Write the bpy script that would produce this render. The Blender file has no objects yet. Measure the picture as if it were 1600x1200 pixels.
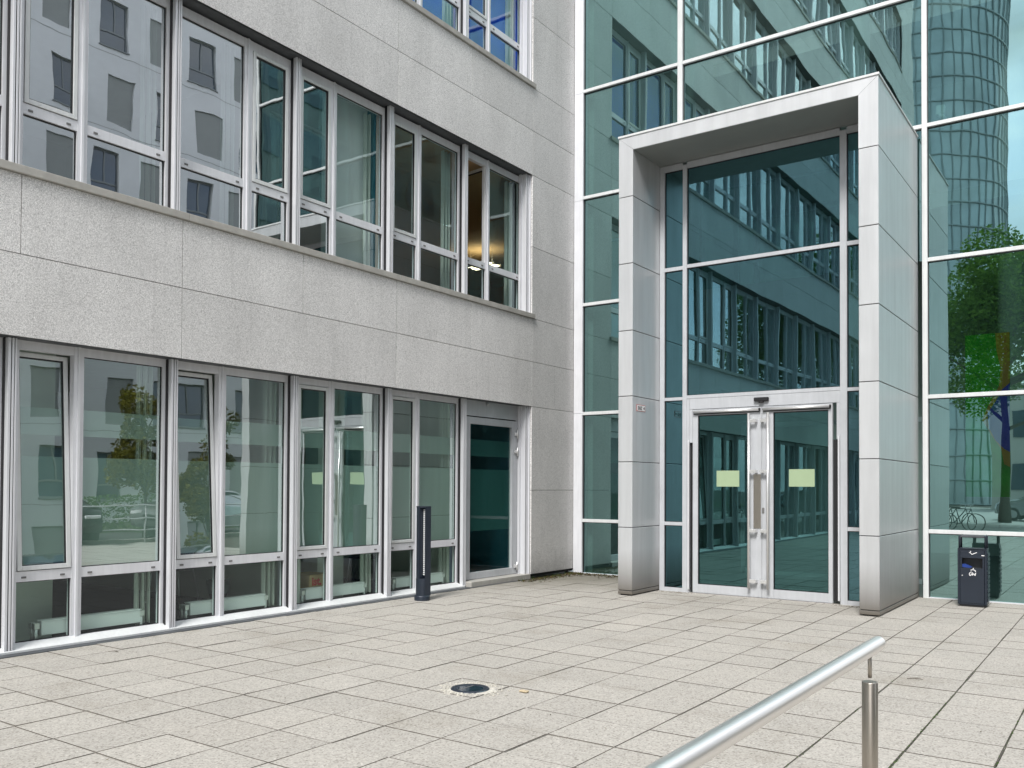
import bpy, math, random
from mathutils import Vector, Matrix
R = math.radians
random.seed(7)
sc = bpy.context.scene
COL = sc.collection

# ------------------------------------------------------------------ camera
cam_d = bpy.data.cameras.new('camera'); cam = bpy.data.objects.new('camera', cam_d); COL.objects.link(cam)
F = Vector((-0.5864, 0.8098, 0.0181)).normalized()
Rt = Vector((0.8100, 0.5864, 0.0053)); Rt = (Rt - F * Rt.dot(F)).normalized()
Up = Rt.cross(F).normalized()
M = Matrix(((Rt.x, Up.x, -F.x, 0), (Rt.y, Up.y, -F.y, 0), (Rt.z, Up.z, -F.z, 1.6), (0, 0, 0, 1)))
cam.matrix_world = M
cam_d.sensor_width = 36; cam_d.sensor_fit = 'HORIZONTAL'
cam_d.lens = 36 * 1391.17 / 1600
cam_d.shift_x = (800 - 765.4) / 1600
cam_d.shift_y = (733.17 - 600) / 1600
cam_d.clip_start = 0.05; cam_d.clip_end = 2000
sc.camera = cam

# ------------------------------------------------------------------ sky, sun, exposure
SUN_EL, SUN_AZ = 48.0, 166.0          # azimuth: clockwise from +Y
world = bpy.data.worlds.new('World'); sc.world = world; world.use_nodes = True
wt = world.node_tree; wn = wt.nodes; wl = wt.links; wn.clear()
wo = wn.new('ShaderNodeOutputWorld'); bg = wn.new('ShaderNodeBackground'); bg.inputs[1].default_value = 0.12
sky = wn.new('ShaderNodeTexSky'); sky.sky_type = 'NISHITA'; sky.sun_disc = False
sky.sun_elevation = R(SUN_EL); sky.sun_rotation = R(SUN_AZ); sky.dust_density = 2.0; sky.altitude = 100
tc = wn.new('ShaderNodeTexCoord'); mp = wn.new('ShaderNodeMapping'); mp.inputs['Scale'].default_value = (1.2, 1.2, 3.2)
nz = wn.new('ShaderNodeTexNoise'); nz.inputs['Scale'].default_value = 2.2; nz.inputs['Detail'].default_value = 7; nz.inputs['Roughness'].default_value = .55
cr = wn.new('ShaderNodeValToRGB'); cr.color_ramp.elements[0].position = .36; cr.color_ramp.elements[1].position = .56
cr.color_ramp.elements[0].color = (.15, .15, .15, 1); cr.color_ramp.elements[1].color = (1, 1, 1, 1)
nz2 = wn.new('ShaderNodeTexNoise'); nz2.inputs['Scale'].default_value = 3.5; nz2.inputs['Detail'].default_value = 5
cr2 = wn.new('ShaderNodeValToRGB'); cr2.color_ramp.elements[0].color = (5.0, 5.15, 5.35, 1); cr2.color_ramp.elements[1].color = (9.1, 9.1, 9.1, 1)
cr2.color_ramp.elements[0].position = .35; cr2.color_ramp.elements[1].position = .65
mx = wn.new('ShaderNodeMix'); mx.data_type = 'RGBA'
wl.new(tc.outputs['Generated'], mp.inputs[0]); wl.new(mp.outputs[0], nz.inputs['Vector']); wl.new(mp.outputs[0], nz2.inputs['Vector'])
wl.new(nz.outputs[0], cr.inputs[0]); wl.new(nz2.outputs[0], cr2.inputs[0])
wl.new(cr.outputs[0], mx.inputs[0]); wl.new(sky.outputs[0], mx.inputs[6]); wl.new(cr2.outputs[0], mx.inputs[7])
wl.new(mx.outputs[2], bg.inputs[0]); wl.new(bg.outputs[0], wo.inputs[0])
sd = bpy.data.lights.new('sun', 'SUN'); sd.energy = 2.0; sd.angle = R(16); sd.color = (1, .975, .94)
so = bpy.data.objects.new('sun', sd); COL.objects.link(so)
az, el = R(SUN_AZ), R(SUN_EL)
sdir = Vector((math.sin(az) * math.cos(el), math.cos(az) * math.cos(el), math.sin(el)))
so.rotation_euler = sdir.to_track_quat('Z', 'Y').to_euler(); so.location = (0, 0, 40)
sc.view_settings.view_transform = 'Standard'; sc.view_settings.look = 'None'
sc.view_settings.exposure = 1.02; sc.view_settings.gamma = 1; sc.view_settings.use_curve_mapping = False
sc.render.engine = 'CYCLES'
sc.cycles.max_bounces = 14; sc.cycles.glossy_bounces = 5; sc.cycles.transparent_max_bounces = 24; sc.cycles.diffuse_bounces = 4
sc.cycles.caustics_reflective = False; sc.cycles.caustics_refractive = False
sc.cycles.use_denoising = True

# ------------------------------------------------------------------ node material helpers
class NT:
    def __init__(s, name):
        s.m = bpy.data.materials.new(name); s.m.use_nodes = True; s.t = s.m.node_tree; s.t.nodes.clear()
        s.out = s.n('ShaderNodeOutputMaterial')
    def n(s, typ, **kw):
        nd = s.t.nodes.new(typ)
        for k, v in kw.items():
            if hasattr(nd, k): setattr(nd, k, v)
            else: nd.inputs[k.replace('_', ' ')].default_value = v
        return nd
    def l(s, a, b): s.t.links.new(a, b)
    def pos(s):
        g = s.n('ShaderNodeNewGeometry'); return g.outputs['Position']
    def noise(s, vec, scale, detail=3, rough=.5):
        n = s.n('ShaderNodeTexNoise'); n.inputs['Scale'].default_value = scale; n.inputs['Detail'].default_value = detail
        n.inputs['Roughness'].default_value = rough
        if vec: s.l(vec, n.inputs['Vector'])
        return n.outputs[0]
    def ramp(s, fac, stops):
        r = s.n('ShaderNodeValToRGB'); e = r.color_ramp.elements
        while len(e) < len(stops): e.new(.5)
        for i, (p, c) in enumerate(stops):
            e[i].position = p; e[i].color = (c, c, c, 1) if isinstance(c, (int, float)) else (*c, 1)
        s.l(fac, r.inputs[0]); return r.outputs[0]
    def mix(s, fac, a, b, typ='MIX'):
        m = s.n('ShaderNodeMix', data_type='RGBA', blend_type=typ)
        for sock, v in ((m.inputs[0], fac), (m.inputs[6], a), (m.inputs[7], b)):
            if isinstance(v, (int, float)): sock.default_value = v
            elif isinstance(v, tuple): sock.default_value = (*v, 1)
            else: s.l(v, sock)
        return m.outputs[2]
    def math(s, op, a, b=0.0, c=None):
        m = s.n('ShaderNodeMath', operation=op)
        for i, v in enumerate((a, b, c)):
            if v is None: continue
            if isinstance(v, (int, float)): m.inputs[i].default_value = v
            else: s.l(v, m.inputs[i])
        return m.outputs[0]
    def attr(s, name):
        a = s.n('ShaderNodeAttribute'); a.attribute_name = name; return a.outputs['Fac']
    def scale(s, vec, sx, sy, sz):
        m = s.n('ShaderNodeMapping'); m.inputs['Scale'].default_value = (sx, sy, sz); s.l(vec, m.inputs[0]); return m.outputs[0]
    def xyz(s, vec):
        x = s.n('ShaderNodeSeparateXYZ'); s.l(vec, x.inputs[0]); return x.outputs
    def bump(s, h, strength=.3, dist=.01):
        b = s.n('ShaderNodeBump'); b.inputs['Strength'].default_value = strength; b.inputs['Distance'].default_value = dist
        s.l(h, b.inputs['Height']); return b.outputs[0]
    def pbr(s, color, rough=.5, metal=0, normal=None, spec=.5):
        b = s.n('ShaderNodeBsdfPrincipled')
        for k, v in (('Base Color', color), ('Roughness', rough), ('Metallic', metal), ('Specular IOR Level', spec)):
            if isinstance(v, (int, float)): b.inputs[k].default_value = v
            elif isinstance(v, tuple): b.inputs[k].default_value = (*v, 1)
            else: s.l(v, b.inputs[k])
        if normal is not None: s.l(normal, b.inputs['Normal'])
        s.l(b.outputs[0], s.out.inputs[0]); return s.m

def m_granite():
    t = NT('granite'); p = t.pos()
    v = t.n('ShaderNodeTexVoronoi'); v.inputs['Scale'].default_value = 90; t.l(p, v.inputs['Vector'])
    c = t.ramp(v.outputs['Color'], [(0, .40), (.16, .64), (.5, .80), (.8, .87), (1, .95)])
    f = t.ramp(t.noise(p, 130, 2), [(.34, .5), (.62, 1.1)])
    c = t.mix(1.0, c, f, 'MULTIPLY')
    c = t.mix(1.0, c, (1.0, .99, .975), 'MULTIPLY')
    big = t.ramp(t.noise(t.scale(p, 1, 1, .5), 1.3, 5, .6), [(.3, .86), (.7, 1.04)])
    c = t.mix(1.0, c, big, 'MULTIPLY')
    tone = t.math('MULTIPLY_ADD', t.attr('tone'), .15, .94)
    c = t.mix(1.0, c, tone, 'MULTIPLY')
    z = t.xyz(p)[2]                                   # darker towards the pavement, with a ragged edge
    d = t.ramp(t.math('ADD', z, t.math('MULTIPLY', t.noise(p, 5, 4), .5)), [(.2, .62), (.75, 1)])
    c = t.mix(1.0, c, d, 'MULTIPLY')
    # thin run-off streaks
    st = t.ramp(t.noise(t.scale(p, 1, 9, .35), 2.0, 4, .6), [(.28, .91), (.45, 1)])
    c = t.mix(1.0, c, st, 'MULTIPLY')
    return t.pbr(c, .62, 0, t.bump(v.outputs['Distance'], .12, .004))
def m_alu(name, col, rough=.38, metal=.25, dirt=.1, brushed=False):
    t = NT(name); p = t.pos()
    n = t.ramp(t.noise(p, 3.2, 5, .6), [(.25, 1 - dirt), (.7, 1.03)])
    c = t.mix(1.0, col, n, 'MULTIPLY')
    n2 = t.ramp(t.noise(t.scale(p, 30, 30, 2.5), 1.0, 3), [(.3, .95), (.7, 1.03)])
    c = t.mix(1.0, c, n2, 'MULTIPLY')
    r = t.math('MULTIPLY_ADD', t.noise(p, 9, 4), .2, rough - .1)
    return t.pbr(c, r, metal, t.bump(t.noise(p, 2.5, 2), .05, .01) if not brushed else None)
def m_portal():
    t = NT('portal_cladding'); p = t.pos(); x, y, z = t.xyz(p)
    tone = t.math('MULTIPLY_ADD', t.attr('tone'), .09, .93)
    c = t.mix(1.0, (.66, .675, .69), tone, 'MULTIPLY')
    st = t.ramp(t.noise(t.scale(p, 7, 7, .5), 1.0, 4, .6), [(.3, .9), (.65, 1.03)])
    c = t.mix(1.0, c, st, 'MULTIPLY')
    # grime with its own shape at the feet of the legs
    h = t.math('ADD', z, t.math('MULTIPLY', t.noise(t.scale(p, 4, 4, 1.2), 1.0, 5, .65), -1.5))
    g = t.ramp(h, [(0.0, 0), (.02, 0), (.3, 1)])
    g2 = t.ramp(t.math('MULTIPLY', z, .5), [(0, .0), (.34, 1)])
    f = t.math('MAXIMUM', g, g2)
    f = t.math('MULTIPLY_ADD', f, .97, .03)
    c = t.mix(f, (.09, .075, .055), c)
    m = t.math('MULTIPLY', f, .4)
    return t.pbr(c, t.math('MULTIPLY_ADD', t.noise(p, 4, 4), .16, .3), m, t.bump(t.noise(p, 1.6, 2), .12, .02))
def m_paver():
    t = NT('concrete_pavers'); p = t.pos()
    v = t.n('ShaderNodeTexVoronoi'); v.inputs['Scale'].default_value = 95; t.l(p, v.inputs['Vector'])
    c = t.ramp(v.outputs['Color'], [(0, (.20, .188, .17)), (.35, (.395, .378, .348)), (.85, (.48, .46, .425)), (1, (.62, .6, .565))])
    f = t.ramp(t.noise(p, 55, 4, .7), [(.3, .84), (.7, 1.08)])
    c = t.mix(1.0, c, f, 'MULTIPLY')
    c = t.mix(1.0, c, t.math('MULTIPLY_ADD', t.attr('tone'), .11, .94), 'MULTIPLY')
    st = t.ramp(t.noise(p, .9, 6, .62), [(.28, (.80, .78, .74)), (.46, (.98, .98, .97)), (.75, (1.04, 1.03, 1.01))])
    c = t.mix(1.0, c, st, 'MULTIPLY')
    sp = t.ramp(t.noise(p, 7.5, 5, .75), [(.66, 1), (.78, .72)])
    c = t.mix(1.0, c, sp, 'MULTIPLY')
    gv = t.n('ShaderNodeTexVoronoi'); gv.inputs['Scale'].default_value = 2.3; t.l(p, gv.inputs['Vector'])
    c = t.mix(1.0, c, t.ramp(t.math('ADD', gv.outputs['Distance'], t.math('MULTIPLY', t.noise(p, 40, 2), .03)), [(.035, .66), (.055, 1)]), 'MULTIPLY')
    wx, wy, wz = t.xyz(p)                              # darker towards the corner of wing and hall
    dd = t.math('ADD', t.math('SUBTRACT', wx, wy), t.math('MULTIPLY', t.noise(p, 2.5, 5, .6), 1.6))
    corner_mix = t.ramp(t.math('MULTIPLY_ADD', dd, -.2, -3.55), [(0, 0), (.5, .8)])
    c = t.mix(corner_mix, c, (.16, .15, .12))
    h = t.math('ADD', t.noise(p, 140, 3), t.math('MULTIPLY', t.noise(p, 18, 3), .6))
    return t.pbr(c, .82, 0, t.bump(h, .35, .004), .3)
def m_plain(name, col, rough=.6, metal=0, var=.12, scale=6, spec=.5):
    t = NT(name); p = t.pos()
    n = t.ramp(t.noise(p, scale, 5, .6), [(.25, 1 - var), (.75, 1 + var * .5)])
    return t.pbr(t.mix(1.0, col, n, 'MULTIPLY'), rough, metal, None, spec)
def m_glass(name, refl, trans, wav=.0022, ws=.8, edge=.35):
    t = NT(name); p = t.pos()
    off = t.n('ShaderNodeVectorMath', operation='MULTIPLY_ADD')
    o = t.n('ShaderNodeObjectInfo')
    t.l(p, off.inputs[0]); off.inputs[1].default_value = (1, 1, .55)
    cmb = t.n('ShaderNodeCombineXYZ'); t.l(t.math('MULTIPLY', t.attr('tone'), 37.0), cmb.inputs[0]); t.l(t.math('MULTIPLY', t.attr('tone'), 91.0), cmb.inputs[2])
    t.l(cmb.outputs[0], off.inputs[2])
    h = t.math('ADD', t.math('MULTIPLY', t.noise(off.outputs[0], ws, 1), wav), t.math('MULTIPLY', t.noise(off.outputs[0], ws * 4, 1), wav * .12))
    nm = t.bump(h, 1.0, 1.0)
    lw = t.n('ShaderNodeLayerWeight'); lw.inputs[0].default_value = .25
    rc = t.mix(t.math('MULTIPLY', lw.outputs['Fresnel'], edge), refl, (1, 1, 1))
    g = t.n('ShaderNodeBsdfGlossy'); g.inputs['Roughness'].default_value = 0.0
    t.l(rc, g.inputs['Color']); t.l(nm, g.inputs['Normal'])
    tr = t.n('ShaderNodeBsdfTransparent'); tr.inputs[0].default_value = (*trans, 1)
    a = t.n('ShaderNodeAddShader'); t.l(g.outputs[0], a.inputs[0]); t.l(tr.outputs[0], a.inputs[1]); t.l(a.outputs[0], t.out.inputs[0])
    return t.m
def m_frost(col=(.52, .62, .58, 1)):
    t = NT('frosted_film')
    d = t.n('ShaderNodeBsdfDiffuse'); d.inputs[0].default_value = col
    tl = t.n('ShaderNodeBsdfTranslucent'); tl.inputs[0].default_value = col
    tr = t.n('ShaderNodeBsdfTransparent'); tr.inputs[0].default_value = (.8, .9, .86, 1)
    m1 = t.n('ShaderNodeMixShader'); m1.inputs[0].default_value = .35; t.l(d.outputs[0], m1.inputs[1]); t.l(tl.outputs[0], m1.inputs[2])
    m2 = t.n('ShaderNodeMixShader'); m2.inputs[0].default_value = .2; t.l(m1.outputs[0], m2.inputs[1]); t.l(tr.outputs[0], m2.inputs[2])
    t.l(m2.outputs[0], t.out.inputs[0]); return t.m
def m_emit(name, col, st):
    t = NT(name); e = t.n('ShaderNodeEmission'); e.inputs[0].default_value = (*col, 1); e.inputs[1].default_value = st
    t.l(e.outputs[0], t.out.inputs[0]); return t.m
def m_leaf(name, a, b):
    t = NT(name); c = t.mix(t.attr('tone'), a, b)
    d = t.n('ShaderNodeBsdfDiffuse'); t.l(c, d.inputs[0]); tl = t.n('ShaderNodeBsdfTranslucent'); t.l(c, tl.inputs[0])
    m = t.n('ShaderNodeMixShader'); m.inputs[0].default_value = .35; t.l(d.outputs[0], m.inputs[1]); t.l(tl.outputs[0], m.inputs[2])
    t.l(m.outputs[0], t.out.inputs[0]); return t.m
def m_steel(name, col=(.62, .61, .59), rough=.22, axis=(1, 60, 60), metal=1.0):
    t = NT(name); p = t.pos()
    n = t.noise(t.scale(p, *axis), 12, 3, .6)
    c = t.mix(1.0, col, t.ramp(n, [(.3, .88), (.7, 1.05)]), 'MULTIPLY')
    return t.pbr(c, t.math('MULTIPLY_ADD', n, .16, rough - .06), metal)

MT = dict(
    granite=m_granite(), alu=m_alu('window_aluminium', (.72, .73, .76), .42, .12, .07), rail=m_alu('guide_rail_aluminium', (.66, .67, .70), .42, .15, .05),
    white=m_alu('white_coated_aluminium', (.70, .72, .72), .4, .1, .09), portal=m_portal(), paver=m_paver(),
    door=m_alu('door_aluminium', (.56, .58, .61), .38, .2), dark=m_plain('dark_gap', (.012, .012, .013), .8),
    rubber=m_plain('black_rubber', (.012, .012, .014), .5), gutter=m_plain('slate_grey_gutter', (.075, .082, .09), .6, 0, .3, 8),
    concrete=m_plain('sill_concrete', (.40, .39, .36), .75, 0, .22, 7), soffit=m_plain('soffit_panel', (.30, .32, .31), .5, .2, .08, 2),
    sand=m_plain('joint_sand', (.085, .075, .06), .95, 0, .6, 9),
    capgrey=m_plain('drain_cap_grey', (.16, .16, .16), .6),
    wglass=m_glass('wing_window_glass', (.60, .63, .64), (.25, .32, .31), .0032, .9), fglass=m_glass('ground_floor_glass', (.42, .46, .46), (.56, .66, .62), .004, .9, .25), bglass=m_glass('clear_window_glass', (.15, .185, .19), (.60, .68, .66), .004, .9, .2), lglass=m_glass('lower_pane_glass', (.05, .055, .06), (.68, .78, .73), .0026, .9, .1),
    hglass=m_glass('hall_glass', (.24, .385, .385), (.20, .29, .275), .005, .55, .15),
    pglass=m_glass('portal_glass', (.09, .19, .225), (.14, .22, .205), .0045, .5, .12),
    doorglass=m_glass('door_glass', (.065, .15, .155), (.12, .2, .19), .003, .5, .12), frost=m_frost(), frostshade=m_frost((.05, .17, .17, 1)), floor=m_plain('carpet_floor', (.025, .027, .035), .95), wallp=m_plain('pale_interior_wall', (.62, .65, .60), .9, 0, .05, 1),
    wallh=m_plain('hall_plaster', (.55, .56, .54), .9, 0, .05, 1), wallg=m_plain('grey_interior_wall', (.25, .27, .26), .9), beige=m_plain('beige_interior_wall', (.62, .42, .24), .7, 0, .1, 1),
    blue=m_plain('blue_interior_wall', (.0, .11, .95), .8, 0, .1, 1), teal=m_plain('teal_interior_wall', (.01, .13, .19), .7, 0, .2, 1),
    ceil=m_plain('ceiling_tiles', (.5, .5, .47), .9), hfloor=m_plain('hall_stone_floor', (.16, .17, .16), .3, 0, .15, 2),
    steel=m_steel('stainless_steel', (.96, .93, .90), .36, (.4, .05, .4), 1.0), post=m_steel('brushed_steel_post', (.45, .41, .36), .33, (60, 60, 1)),
    chrome=m_steel('satin_chrome', (.82, .82, .82), .3, (1, 60, 60), .7), anth=m_plain('anthracite_paint', (.022, .03, .045), .38, .2, .15, 5),
    led=m_plain('led_lens_white', (.75, .77, .78), .25), lampglass=m_plain('dark_lamp_lens', (.02, .035, .05), .06),
    mortar=m_plain('crumbling_mortar', (.58, .56, .5), .95, 0, .35, 30), paper=m_plain('yellow_paper', (.33, .43, .27), .8, 0, .03),
    signw=m_plain('sign_white', (.85, .85, .86), .5, 0, .02), ink=m_plain('sign_ink', (.03, .03, .035), .6), chip=m_plain('beige_stone', (.52, .43, .29), .9, 0, .3, 60), red=m_plain('red_print', (.55, .03, .03), .6),
    card=m_plain('cardboard', (.50, .36, .17), .85, 0, .1), bagblue=m_plain('blue_bin_bag', (.01, .04, .22), .4), bag=m_plain('grey_plastic_bag', (.30, .38, .36), .3),
    pgreen=m_plain('picture_green', (.01, .42, .015), .7, 0, .4, 3), porange=m_plain('picture_orange', (.6, .28, .03), .7), pblue=m_plain('picture_blue', (.015, .03, .55), .7),
    render=m_plain('white_render', (.72, .74, .765), .85, 0, .10, .6), palewall=m_plain('pale_curtain_wall', (.86, .9, .93), .35, 0, .08, .1), eblock=m_plain('grey_render', (.30, .31, .31), .85, 0, .1, .5), gpanel=m_plain('grey_painted_recess', (.30, .32, .32), .8, 0, .05, 1),
    dglass=m_plain('dark_window_glass', (.03, .06, .1), .04, 0, .2, 1, 1.0), winframe=m_plain('grey_window_frame', (.2, .22, .23), .5),
    bark=m_plain('bark', (.09, .07, .05), .95, 0, .4, 12), leaf=m_leaf('leaves_green', (.07, .16, .025), (.22, .36, .07)),
    leaf2=m_leaf('leaves_olive', (.09, .09, .01), (.19, .17, .025)), hedge=m_leaf('hedge_leaves', (.04, .09, .015), (.10, .18, .04)),
    litter=m_leaf('dry_leaf_litter', (.05, .04, .02), (.15, .12, .06)), asphalt=m_plain('asphalt', (.055, .055, .056), .9, 0, .2, 4),
    grass=m_plain('grass_soil', (.06, .09, .025), .95, 0, .4, 5), towerg=m_plain('hazed_tower_glass', (.46, .56, .6), .25, .1, .3, .3, 1.0),
    towerf=m_plain('hazed_tower_grid', (.30, .36, .38), .5), carblack=m_plain('car_paint_black', (.015, .016, .02), .12, .3, .05), carsilver=m_plain('car_paint_silver', (.5, .52, .53), .22, .7, .05),
    tyre=m_plain('tyre', (.02, .02, .02), .9), lightw=m_plain('headlight_lens', (.8, .82, .85), .1), tail=m_plain('tail_light', (.4, .01, .01), .2),
    glow=m_emit('ceiling_light_glow', (1, .85, .55), 3.5), plaster=m_plain('cream_facade', (.5, .49, .45), .85, 0, .08, .3))

# ------------------------------------------------------------------ mesh collector
class MB:
    def __init__(s): s.v, s.f, s.mi, s.tn, s.sm = [], [], [], [], []
    def face(s, pts, mi=0, tone=.5, smooth=False):
        b = len(s.v); s.v += [tuple(p) for p in pts]; s.f.append(tuple(range(b, b + len(pts)))); s.mi.append(mi); s.tn.append(tone); s.sm.append(smooth)
    def box(s, x0, x1, y0, y1, z0, z1, mi=0, tone=.5, bev=0.0):
        if x0 > x1: x0, x1 = x1, x0
        if y0 > y1: y0, y1 = y1, y0
        if z0 > z1: z0, z1 = z1, z0
        if bev:
            return s.bbox(x0, x1, y0, y1, z0, z1, bev, mi, tone)
        b = len(s.v)
        s.v += [(x0, y0, z0), (x1, y0, z0), (x1, y1, z0), (x0, y1, z0), (x0, y0, z1), (x1, y0, z1), (x1, y1, z1), (x0, y1, z1)]
        for q in ((0, 3, 2, 1), (4, 5, 6, 7), (0, 1, 5, 4), (1, 2, 6, 5), (2, 3, 7, 6), (3, 0, 4, 7)):
            s.f.append(tuple(b + i for i in q)); s.mi.append(mi); s.tn.append(tone); s.sm.append(False)
    def bbox(s, x0, x1, y0, y1, z0, z1, e, mi=0, tone=.5):
        X, Y, Z = (x0, x1), (y0, y1), (z0, z1); b = len(s.v); idx = {}
        for i in (0, 1):
            for j in (0, 1):
                for k in (0, 1):
                    sx, sy, sz = (e, -e)[i], (e, -e)[j], (e, -e)[k]
                    for a in range(3):
                        p = [X[i] + (0 if a == 0 else sx), Y[j] + (0 if a == 1 else sy), Z[k] + (0 if a == 2 else sz)]
                        idx[(i, j, k, a)] = len(s.v); s.v.append(tuple(p))
        def add(q):
            c = Vector(((x0 + x1) / 2, (y0 + y1) / 2, (z0 + z1) / 2)); P = [Vector(s.v[i]) for i in q]
            n = (P[1] - P[0]).cross(P[2] - P[0]); ctr = sum(P, Vector()) / len(P)
            if n.dot(ctr - c) < 0: q = q[::-1]
            s.f.append(tuple(q)); s.mi.append(mi); s.tn.append(tone); s.sm.append(False)
        for i in (0, 1):
            add([idx[(i, 0, 0, 0)], idx[(i, 1, 0, 0)], idx[(i, 1, 1, 0)], idx[(i, 0, 1, 0)]])
            add([idx[(0, i, 0, 1)], idx[(1, i, 0, 1)], idx[(1, i, 1, 1)], idx[(0, i, 1, 1)]])
            add([idx[(0, 0, i, 2)], idx[(1, 0, i, 2)], idx[(1, 1, i, 2)], idx[(0, 1, i, 2)]])
        for i in (0, 1):
            for j in (0, 1):
                add([idx[(i, j, 0, 0)], idx[(i, j, 1, 0)], idx[(i, j, 1, 1)], idx[(i, j, 0, 1)]])
                add([idx[(i, 0, j, 0)], idx[(i, 1, j, 0)], idx[(i, 1, j, 2)], idx[(i, 0, j, 2)]])
                add([idx[(0, i, j, 1)], idx[(1, i, j, 1)], idx[(1, i, j, 2)], idx[(0, i, j, 2)]])
                for k in (0, 1): add([idx[(i, j, k, 0)], idx[(i, j, k, 1)], idx[(i, j, k, 2)]])
    def tube(s, pts, r, n=12, mi=0, tone=.5, cap=True):
        pts = [Vector(p) for p in pts]; rs = r if isinstance(r, (list, tuple)) else [r] * len(pts)
        rings = []; up = Vector((0, 0, 1))
        for i, p in enumerate(pts):
            d = (pts[min(i + 1, len(pts) - 1)] - pts[max(i - 1, 0)]).normalized()
            a = d.cross(up if abs(d.z) < .95 else Vector((1, 0, 0))).normalized(); c = a.cross(d)
            b = len(s.v)
            for k in range(n):
                t = 2 * math.pi * k / n; s.v.append(tuple(p + (a * math.cos(t) + c * math.sin(t)) * rs[i]))
            rings.append(b)
        for i in range(len(rings) - 1):
            for k in range(n):
                k2 = (k + 1) % n
                s.f.append((rings[i] + k, rings[i + 1] + k, rings[i + 1] + k2, rings[i] + k2)); s.mi.append(mi); s.tn.append(tone); s.sm.append(True)
        if cap:
            s.f.append(tuple(rings[0] + k for k in range(n))); s.mi.append(mi); s.tn.append(tone); s.sm.append(False)
            s.f.append(tuple(rings[-1] + k for k in range(n))[::-1]); s.mi.append(mi); s.tn.append(tone); s.sm.append(False)
    def lathe(s, prof, n=24, cx=0, cy=0, mi=0, smooth=True):
        b = len(s.v)
        for r, z in prof:
            for k in range(n):
                t = 2 * math.pi * k / n; s.v.append((cx + r * math.cos(t), cy + r * math.sin(t), z))
        for i in range(len(prof) - 1):
            for k in range(n):
                k2 = (k + 1) % n
                s.f.append((b + i * n + k, b + i * n + k2, b + (i + 1) * n + k2, b + (i + 1) * n + k)); s.mi.append(mi); s.tn.append(.5); s.sm.append(smooth)
    def prism(s, pts, axis, a, b_, mi=0, tone=.5):
        # pts: 2-D outline; axis 'x','y','z' extruded from a to b_
        def P(u, v, w): return {'x': (w, u, v), 'y': (u, w, v), 'z': (u, v, w)}[axis]
        b = len(s.v); n = len(pts)
        s.v += [P(u, v, a) for u, v in pts] + [P(u, v, b_) for u, v in pts]
        s.f.append(tuple(range(b, b + n))[::-1]); s.f.append(tuple(range(b + n, b + 2 * n)))
        for k in range(n): s.f.append((b + k, b + (k + 1) % n, b + n + (k + 1) % n, b + n + k))
        s.mi += [mi] * (n + 2); s.tn += [tone] * (n + 2); s.sm += [False] * (n + 2)
    def build(s, name, mats, parent=None, loc=None):
        me = bpy.data.meshes.new(name); me.from_pydata(s.v, [], s.f)
        for m in (mats if isinstance(mats, (list, tuple)) else [mats]): me.materials.append(MT[m] if isinstance(m, str) else m)
        me.polygons.foreach_set('material_index', s.mi); me.polygons.foreach_set('use_smooth', s.sm)
        at = me.attributes.new('tone', 'FLOAT', 'FACE'); at.data.foreach_set('value', s.tn)
        me.validate(); me.update()
        o = bpy.data.objects.new(name, me); COL.objects.link(o)
        if parent: o.parent = parent
        if loc: o.location = loc
        return o
def tag(o, label=None, cat=None, group=None, kind=None):
    if label: o['label'] = label
    if cat: o['category'] = cat
    if group: o['group'] = group
    if kind: o['kind'] = kind
    return o
def empty(name, loc, label, cat, group=None, rz=0):
    o = bpy.data.objects.new(name, None); COL.objects.link(o); o.location = loc; o.rotation_euler = (0, 0, rz); o.empty_display_size = .2
    return tag(o, label, cat, group)
def kids(o): return [c for c in COL.objects if c.parent == o]
def copy_tree(root, loc, rz, label, cat=None):
    r = root.copy(); COL.objects.link(r); r.location = loc; r.rotation_euler = (0, 0, rz); r['label'] = label
    for ch in kids(root):
        c = ch.copy(); COL.objects.link(c); c.parent = r
        for g in kids(ch):
            d = g.copy(); COL.objects.link(d); d.parent = c
    return r
def box(name, mat, parent, *a, **k):
    m = MB(); m.box(*a, **k); return m.build(name, mat, parent)
def text_mesh(name, body, size, mat, mtx, parent=None, depth=.0008, bold=0):
    cu = bpy.data.curves.new(name, 'FONT'); cu.body = body; cu.size = size; cu.extrude = depth; cu.offset = bold
    o = bpy.data.objects.new(name, cu); COL.objects.link(o)
    dg = bpy.context.evaluated_depsgraph_get(); me = bpy.data.meshes.new_from_object(o.evaluated_get(dg))
    bpy.data.objects.remove(o)
    me.transform(mtx); me.materials.clear(); me.materials.append(MT[mat])
    n = bpy.data.objects.new(name, me); COL.objects.link(n)
    if parent: n.parent = parent
    return n

X0 = -8.415          # face of the granite wing
YH = 14.25           # face of the glass hall
P, YB = 1.7425, 4.131
XF, XP, XR = X0 - .20, X0 - .235, X0 - .10
ST = 4.017           # storey height

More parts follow.
